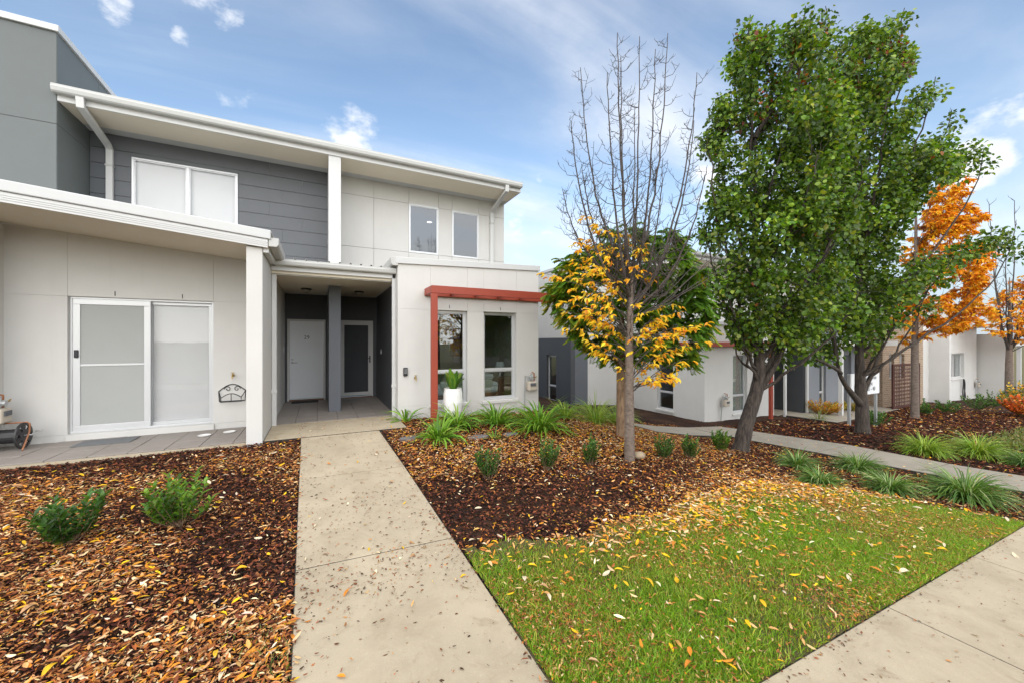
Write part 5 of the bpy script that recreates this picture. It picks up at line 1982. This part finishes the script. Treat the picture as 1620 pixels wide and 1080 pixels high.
# planter pot with broad leaves
PT = thing('planter_pot', 'tall white ribbed pot in front of the left bedroom window', 'pot', (2.42, 7.45, 0))
prof = [(.12, -.03), (.125, .0), (.165, .15), (.188, .34), (.186, .5), (.172, .62), (.16, .62), (.155, .56), (.02, .55)]
m_ = MB()
n_ = 64
for r_, z_ in prof:
    for j in range(n_):
        th = 2 * math.pi * j / n_
        rr = r_ * (1 + (.018 if j % 2 else -.012) * (1 if 0 < z_ < .6 and r_ > .1 else 0))
        m_.v.append((rr * math.cos(th), rr * math.sin(th), z_))
for i in range(len(prof) - 1):
    for j in range(n_):
        m_.f.append((i * n_ + j, i * n_ + (j + 1) % n_, (i + 1) * n_ + (j + 1) % n_, (i + 1) * n_ + j))
m_.f.append(tuple((len(prof) - 1) * n_ + j for j in range(n_)))
m_.build('pot_body', 'pot_white', PT, local=True)
PL = thing('potted_plant', 'broad leaved yellow green plant growing in the white pot', 'plant', (2.42, 7.45, .55))
random.seed(77)
rng = np.random.default_rng(77)
for i in range(15):
    a = i * 2.4
    lean = .25 + .75 * random.random()
    ln = random.uniform(.30, .46)
    k = 7
    Vv, Tt = [], []
    for q in range(k):
        s = q / (k - 1)
        r_ = .02 + lean * ln * s * .75
        z_ = ln * s * (1.15 - .55 * lean * s)
        w_ = .070 * math.sin(math.pi * min(1, s * .86 + .10)) ** .8
        c_, s_ = math.cos(a), math.sin(a)
        for o_, dz in ((-w_, .022), (0, 0), (w_, .022)):
            Vv.append((c_ * r_ - s_ * o_, s_ * r_ + c_ * o_, z_ + dz * s))
    for q in range(k - 1):
        for e in range(2):
            b0 = q * 3 + e
            Tt += [(b0, b0 + 1, b0 + 4), (b0, b0 + 4, b0 + 3)]
    cc = pick([(.16, .30, .03), (.26, .38, .04), (.08, .20, .03), (.42, .46, .10)], (3, 3, 2, 1), 1, .1)
    np_mesh('leaf', np.array(Vv), np.array(Tt), np.repeat(cc, len(Tt), 0), 'blade', PL, smooth=True)

# stepping stones and a rock
for x, y, rx, ry, la in ((1.33, 6.28, .22, .13, 'dark flat stepping stone nearest the path corner'), (2.38, 6.0, .2, .12, 'dark flat stepping stone between the strappy plants'),
                         (3.0, 6.0, .16, .1, 'dark flat stepping stone half hidden by the largest strappy plant')):
    m_ = MB()
    pol = [(x + rx * math.cos(a) * random.uniform(.85, 1.05), y + ry * math.sin(a) * random.uniform(.85, 1.05)) for a in np.linspace(0, 2 * math.pi, 9)[:-1]]
    m_.prism(pol, lambda p, t: (p[0], p[1], G(x, y) + t), -.05, .015)
    tag(m_.build('stepping_stone', 'paver_stone', None, bevel=.008), la, 'stone', 'stepping stones in the bed')
m_ = MB()
k0 = 0
for i in range(7):
    ph = math.pi * i / 6
    for j in range(12):
        th = 2 * math.pi * j / 12
        rr = 1 + .15 * math.sin(3 * th + i) + .08 * math.cos(5 * th - 2 * i)
        m_.v.append((4.36 + .10 * rr * math.sin(ph) * math.cos(th), 4.33 + .08 * rr * math.sin(ph) * math.sin(th), G(4.36, 4.33) + .03 + .06 * math.cos(ph)))
for i in range(6):
    for j in range(12):
        m_.f.append((i * 12 + j, (i + 1) * 12 + j, (i + 1) * 12 + (j + 1) % 12, i * 12 + (j + 1) % 12))
tag(m_.build('rock', 'stone', None, smooth=True), 'tan rock lying beside the yellow leaved tree trunk', 'rock')

# ------------------------------------------------------------------ lawn grass, bark chips, fallen leaves
rng = np.random.default_rng(5)


def in_view(x, y, m=.7):
    return (x > -.52 * y - m) & (y > x / 6.2 - m)


def on_path(x, y):
    front = (x > -.27 + (7.2 - y) * .028) & (x < .94 + (7.0 - y) * .026) & (y < 7.05)
    apron = (x > -.78) & (x < 1.42) & (y > 7.0) & (y < 8.3)
    foot = y < 1.245
    side = (x > 9.13) & (x < 10.57) & (y < 7.3)
    side2 = (x > 6.7) & (x < 9.2) & (y > 6.13) & (y < 7.32)
    return front | apron | foot | side | side2


def vnoise(x, y, s, seed=0):
    """cheap smooth noise 0..1"""
    v = 0
    for i, (a, b_, c_) in enumerate(((1.0, .7, .3), (-.6, 1.1, 1.7), (1.7, -1.3, 4.1), (-2.1, -1.9, 2.2), (3.1, 2.3, .7))):
        v = v + np.sin((x * a + y * b_) * s + c_ * 7 + seed * 1.3) / (1 + i * .5)
    return .5 + v / 5.6


def scatter(n, x0, x1, y0, y1, ok):
    x = rng.uniform(x0, x1, n)
    y = rng.uniform(y0, y1, n)
    k = ok(x, y)
    return x[k], y[k]


# grass
def blades(x, y, h, w, cols, wts):
    n = len(x)
    a = rng.uniform(0, 2 * np.pi, n)
    hh = h * rng.uniform(.5, 1.25, n)
    ln = rng.normal(0, .55, (n, 2)) * hh[:, None]
    base = np.stack([x, y, gz(x, y) + .002], 1)
    s = np.stack([np.cos(a), np.sin(a), np.zeros(n)], 1) * (w * rng.uniform(.7, 1.3, n))[:, None] * .5
    mid = base + np.stack([ln[:, 0] * .35, ln[:, 1] * .35, hh * .6], 1)
    tip = base + np.stack([ln[:, 0], ln[:, 1], hh], 1)
    V = np.stack([base - s, base + s, mid - s * .8, mid + s * .8, tip], 1).reshape(-1, 3)
    i = np.arange(n)[:, None] * 5
    T = np.concatenate([i + np.array([[0, 1, 3]]), i + np.array([[0, 3, 2]]), i + np.array([[2, 3, 4]])])
    C = pick(cols, wts, n, .18)
    return V, T, np.concatenate([C, C, C])


x, y = scatter(300000, 1.0, 7.3, 1.22, 3.3, lambda x, y: in_lawn(x, y))
thin = vnoise(x, y, 2.3) + .35 * vnoise(x, y, 7, 2)
edge = lawn_edge(x) - y
cover = np.clip(edge / (.35 + .35 * np.clip((x - 2.2) / 1.5, 0, 1)), .10, 1) * np.clip(thin * 2.0 - .50, .30, 1)
k = rng.random(len(x)) < cover
x, y = x[k], y[k]
pat = vnoise(x, y, 1.9, 6)
k = pat + rng.normal(0, .16, len(x)) > .52
s1 = blades(x[k], y[k], .046, .0052, [(.19, .36, .012), (.28, .46, .02), (.12, .27, .012), (.44, .46, .06), (.42, .28, .08)], (4, 4, 3, 1.2, .6))
s2 = blades(x[~k], y[~k], .038, .0052, [(.23, .35, .02), (.33, .42, .03), (.15, .27, .015), (.50, .42, .11), (.42, .25, .06)], (3.5, 3.5, 2.5, 1.6, 1.1))
V, T, C = join([s1, s2])
tag(np_mesh('lawn_grass', V, T, C, 'blade'), 'short green lawn grass strewn with leaves', 'grass', kind='stuff')
x, y = scatter(60000, -2.2, .0, 1.3, 3.0, lambda x, y: in_view(x, y) & ~on_path(x, y))
k = rng.random(len(x)) < np.clip((2.75 - y) * .5, 0, .5) * np.clip(vnoise(x, y, 3, 5) * 2 - .8, 0, 1)
V, T, C = blades(x[k], y[k], .035, .005, [(.15, .22, .03), (.30, .26, .08), (.10, .16, .02)], (2, 2, 2))
tag(np_mesh('sparse_grass', V, T, C, 'blade'), 'thin grass growing through leaf litter left of the path', 'grass', kind='stuff')
x, y = scatter(30000, 13, 30, 1.4, 3.6, lambda x, y: in_view(x, y))
k = rng.random(len(x)) < np.clip((x - 13.5) * .3, 0, 1) * np.clip((3.4 - y) * 1.5, 0, 1)
V, T, C = blades(x[k], y[k], .09, .03, [(.15, .20, .04), (.28, .25, .09), (.10, .15, .03)], (2, 2, 2))
tag(np_mesh('verge_grass', V, T, C, 'blade'), 'patchy pale verge grass at the far right', 'grass', kind='stuff')


def bed_ok(x, y):
    patio = (y > 7.0) & (x < -.78)
    wallr = (y > 7.85) & (x > 1.4) & (x < 4.75)
    porch = (y > 7.0) & (x > -.8) & (x < 1.42)
    return in_view(x, y) & ~on_path(x, y) & ~in_lawn(x, y) & ~patio & ~wallr & ~porch


# bark chips
def chips(n, x0, x1, y0, y1, size):
    x, y = scatter(n, x0, x1, y0, y1, bed_ok)
    n = len(x)
    P = np.stack([x, y, gz(x, y) - .012 + rng.uniform(0, .016, n)], 1)
    a = rng.uniform(0, 2 * np.pi, n)
    D = np.stack([np.cos(a), np.sin(a), rng.normal(0, .28, n)], 1)
    N = rng.normal(0, .4, (n, 3)) + np.array([0, 0, 1.])
    L = size * rng.uniform(.5, 1.6, n)
    C = pick([(.040, .014, .011), (.085, .027, .016), (.15, .048, .022), (.020, .010, .008), (.24, .08, .032)], (4, 4, 3, 3, 1.4), n, .25)
    return leaves(P - D * (L * .5)[:, None], D, N, L, L * rng.uniform(.22, .5, n), C, slim=True, curl=rng.uniform(-1, 1.5, n))


V, T, C = join([chips(60000, -4.2, .1, 1.3, 7.1, .042), chips(95000, 1.0, 9.2, 1.3, 7.9, .042), chips(40000, 10.5, 24, 1.3, 7.5, .07)])
tag(np_mesh('bark_mulch', V, T, C, 'chips'), 'dark reddish brown bark chips covering the garden beds', 'mulch', kind='stuff')


def litter_density(x, y):
    d = np.full_like(x, .22)
    nz = vnoise(x, y, 1.6, 3) * .6 + vnoise(x, y, 5, 4) * .4
    # right bed
    r = x > .9
    d = np.where(r & (y > 4.5) & (x < 7), .85, d)
    d = np.where(r & (y > 6.4) & (x < 7), .45, d)
    dark = np.exp(-((x - 2.3) / 2.0) ** 2 - ((y - 3.65) / .62) ** 2)
    d = d * (1 - .9 * np.clip(dark * 1.25, 0, 1))
    band = np.exp(-((y - lawn_edge(x) + .05) / .38) ** 2) * np.clip((x - 1.4) / 2.6, .25, 1) * (x < 6.8) * r
    d = d + 2.0 * band * np.clip((x - 2.0) / 2.0, .25, 1)
    d = d + .55 * np.exp(-((x - 4.4) / 1.8) ** 2 - ((y - 4.6) / .9) ** 2) * r
    d = np.where((x > 7) & (x < 9.2), .18, d)
    d = np.where(x > 10.5, .20, d)
    d = np.where((x > 15), .45, d)
    # left bed
    lft = x < .2
    d = np.where(lft, .52 * np.clip(vnoise(x, y, 2.4, 12) * 2.6 - .55, .15, 1.5), d)
    d = np.where(lft, d * (1 - .65 * np.exp(-((x + .75) / .45) ** 2 - ((y - 4.2) / 1.2) ** 2)), d)
    d = np.where(lft, d * np.clip((6.9 - y) / 1.1, .10, 1), d)
    d = d + np.where(lft & (y < 2.9), .55, 0)
    return d * (.45 + 1.1 * nz)


LITC = [(.78, .52, .26), (.66, .34, .12), (.70, .27, .03), (.86, .50, .015), (.40, .13, .035), (.86, .70, .46), (.22, .065, .028)]
LITW = (3.2, 4.6, 4.6, 1.6, 4.6, 1.5, 3.0)


def litter(n, x0, x1, y0, y1, L, ok, dens, cols=LITC, wts=LITW, lift=.012, asp=.34):
    x, y = scatter(n, x0, x1, y0, y1, ok)
    k = rng.random(len(x)) < dens(x, y)
    x, y = x[k], y[k]
    n = len(x)
    P = np.stack([x, y, gz(x, y) + lift + rng.uniform(-.006, .014, n)], 1)
    a = rng.uniform(0, 2 * np.pi, n)
    D = np.stack([np.cos(a), np.sin(a), rng.normal(0, .16, n)], 1)
    N = rng.normal(0, .20, (n, 3)) + np.array([0, 0, 1.])
    L_ = L * (.35 + 1.0 * rng.random(n) ** 1.6)
    C = pick(cols, wts, n, .16)
    return leaves(P, D, N, L_, L_ * asp * rng.uniform(.7, 1.25, n), C, curl=rng.uniform(-.9, 1.5, n))


FRAG = [(.52, .20, .045), (.34, .11, .035), (.64, .36, .15), (.18, .06, .026), (.70, .50, .27)]
sets = [litter(64000, 1.0, 9.2, 1.3, 7.9, .053, bed_ok, litter_density),
        litter(33000, -4.2, .1, 1.3, 7.1, .054, bed_ok, lambda x, y: litter_density(x, y)),
        litter(120000, -4.2, .1, 1.3, 7.1, .030, bed_ok, lambda x, y: litter_density(x, y), cols=FRAG, wts=(3, 3, 2, 2, 1.2), lift=.006),
        litter(50000, 1.0, 9.2, 1.3, 7.9, .030, bed_ok, litter_density, cols=FRAG, wts=(3, 3, 2, 2, 1.2), lift=.006),
        litter(9000, 10.5, 26, 1.3, 7.5, .10, bed_ok, litter_density),
        litter(30000, 1.0, 7.3, 1.25, 3.3, .062, in_lawn, lambda x, y: .025 + .95 * np.exp(-((lawn_edge(x) - y) / (.26 + .26 * np.clip((x - 2.2) / 1.5, 0, 1) * np.clip((6.6 - x) / .8, 0, 1))) ** 1.5) * np.clip((x - 1.2) / 2.4, .22, 1) * np.clip((7.2 - x) / 1.2, .15, 1), wts=(3.2, 3.5, 4.5, 4.0, 2, 2, 1), lift=.042),
        litter(60000, 1.0, 7.3, 1.25, 3.3, .030, in_lawn, lambda x, y: np.clip(vnoise(x, y, 2.7, 9) * 1.9 - .62, .06, .85), cols=FRAG, wts=(3, 3, 2, 2, .6), lift=.026)]
V, T, C = join(sets)
tag(np_mesh('leaf_litter', V, T, C, 'litter'), 'tan orange and brown fallen autumn leaves strewn over the beds', 'leaves', kind='stuff')

# crumbs of leaf and bark blown over the concrete
def path_only(x, y):
    return in_view(x, y) & on_path(x, y) & (y > .5)


def crumb_density(x, y):
    front = (x < 1.2)
    d = np.where(front, .16, .10)
    d = d + np.where(front, .75 * np.exp(-((y - 3.0) / .38) ** 2), 0) + np.where(front, .25 * np.exp(-((y - 4.0) / .7) ** 2), 0)
    ed = np.minimum(np.abs(x - pl(y)), np.abs(x - pr(y)))
    d = d + np.where(front, .6 * np.exp(-(ed / .05) ** 2), 0)
    d = d + np.where(~front, .9 * np.exp(-((1.245 - y) / .07) ** 2), 0)
    return d * (.3 + 1.2 * vnoise(x, y, 4, 8))


sets = [litter(13000, -.4, 1.5, 1.3, 8.3, .026, path_only, crumb_density, cols=[(.16, .06, .028), (.32, .12, .045), (.07, .035, .02), (.45, .24, .10)], wts=(3, 3, 2, 1.2), lift=.017, asp=.45),
        litter(8000, 1.2, 9, .3, 1.25, .022, path_only, crumb_density, cols=[(.16, .06, .028), (.32, .12, .045), (.07, .035, .02), (.45, .24, .10)], wts=(3, 3, 2, 1.2), lift=.017, asp=.45),
        litter(1100, -.4, 1.5, 1.3, 8.3, .05, path_only, lambda x, y: crumb_density(x, y) * .5, lift=.022),
        litter(900, 9, 10.6, 1.3, 7.3, .06, path_only, lambda x, y: x * 0 + .3, lift=.04)]
V, T, C = join(sets)
tag(np_mesh('path_debris', V, T, C, 'litter'), 'small bits of leaf and bark scattered on the concrete', 'debris', kind='stuff')

# single leaves large enough to pick out
random.seed(91)
LEAFK = {'cream': (.70, .58, .40), 'yellow': (.72, .42, .02), 'orange': (.60, .22, .03), 'tan': (.48, .27, .13)}
lmesh = {}
for cn, cc in LEAFK.items():
    for v in range(3):
        # a curled blade with midrib: 5 stations of 3 points
        Vv, Tt = [], []
        k = 6
        for q in range(k):
            s = q / (k - 1)
            w_ = .21 * math.sin(math.pi * min(1, s * .93 + .035)) ** .75 * (1 - .25 * s)
            bend = (.10, .20, -.06)[v] * math.sin(math.pi * s) + (.12, 0, .1)[v] * s * s
            for o_, dz in ((-w_, (.09, .05, .12)[v]), (0, 0), (w_, (.05, .10, .03)[v])):
                Vv.append((s - .5, o_, bend + dz * abs(o_) / .21 + .03))
        for q in range(k - 1):
            for e in range(2):
                b0 = q * 3 + e
                Tt += [(b0, b0 + 1, b0 + 4), (b0, b0 + 4, b0 + 3)]
        tin = np.clip(np.repeat(np.array([cc]), len(Tt), 0) * rng.uniform(.85, 1.12, (len(Tt), 1)), 0, .9)
        o = np_mesh('fallen_leaf', np.array(Vv), np.array(Tt), tin, 'litter', smooth=True)
        lmesh[(cn, v)] = o.data
        bpy.data.objects.remove(o)


def drop(n, x0, x1, y0, y1, ok, where, size, lift, names=('cream', 'yellow', 'orange', 'tan'), wts=(3, 2.5, 1.5, 2)):
    c = 0
    while c < n:
        x = random.uniform(x0, x1)
        y = random.uniform(y0, y1)
        if not bool(ok(np.array([x]), np.array([y]))[0]) or not bool(in_view(np.array([x]), np.array([y]), .05)[0]):
            continue
        cn = random.choices(names, wts)[0]
        o = bpy.data.objects.new('fallen_leaf', lmesh[(cn, random.randrange(3))])
        COL.objects.link(o)
        o.location = (x, y, G(x, y) + lift)
        o.rotation_euler = (random.gauss(0, .18), random.gauss(0, .18), random.uniform(0, 6.28))
        sc_ = size * random.uniform(.7, 1.25)
        o.scale = (sc_, sc_, sc_)
        tag(o, '%s fallen leaf lying on %s' % (cn, where), 'leaf', '%s fallen leaves on %s' % (cn, where))
        c += 1


drop(26, -.25, 1.1, 1.6, 6.9, on_path, 'the concrete front path', .058, .016)
drop(14, -.7, 1.4, 7.1, 8.2, lambda x, y: on_path(x, y), 'the porch slab', .06, .024)
drop(3, 3, 7, .6, 1.2, on_path, 'the street footpath', .085, .016, ('cream', 'tan'), (2, 1))
drop(62, 1.15, 7.1, 1.35, 3.1, in_lawn, 'the lawn', .075, .042)
drop(80, -3.2, -.3, 1.8, 6.8, bed_ok, 'the left garden bed', .072, .012)
drop(70, 1.1, 6.5, 2.9, 5.6, bed_ok, 'the right garden bed', .072, .012)
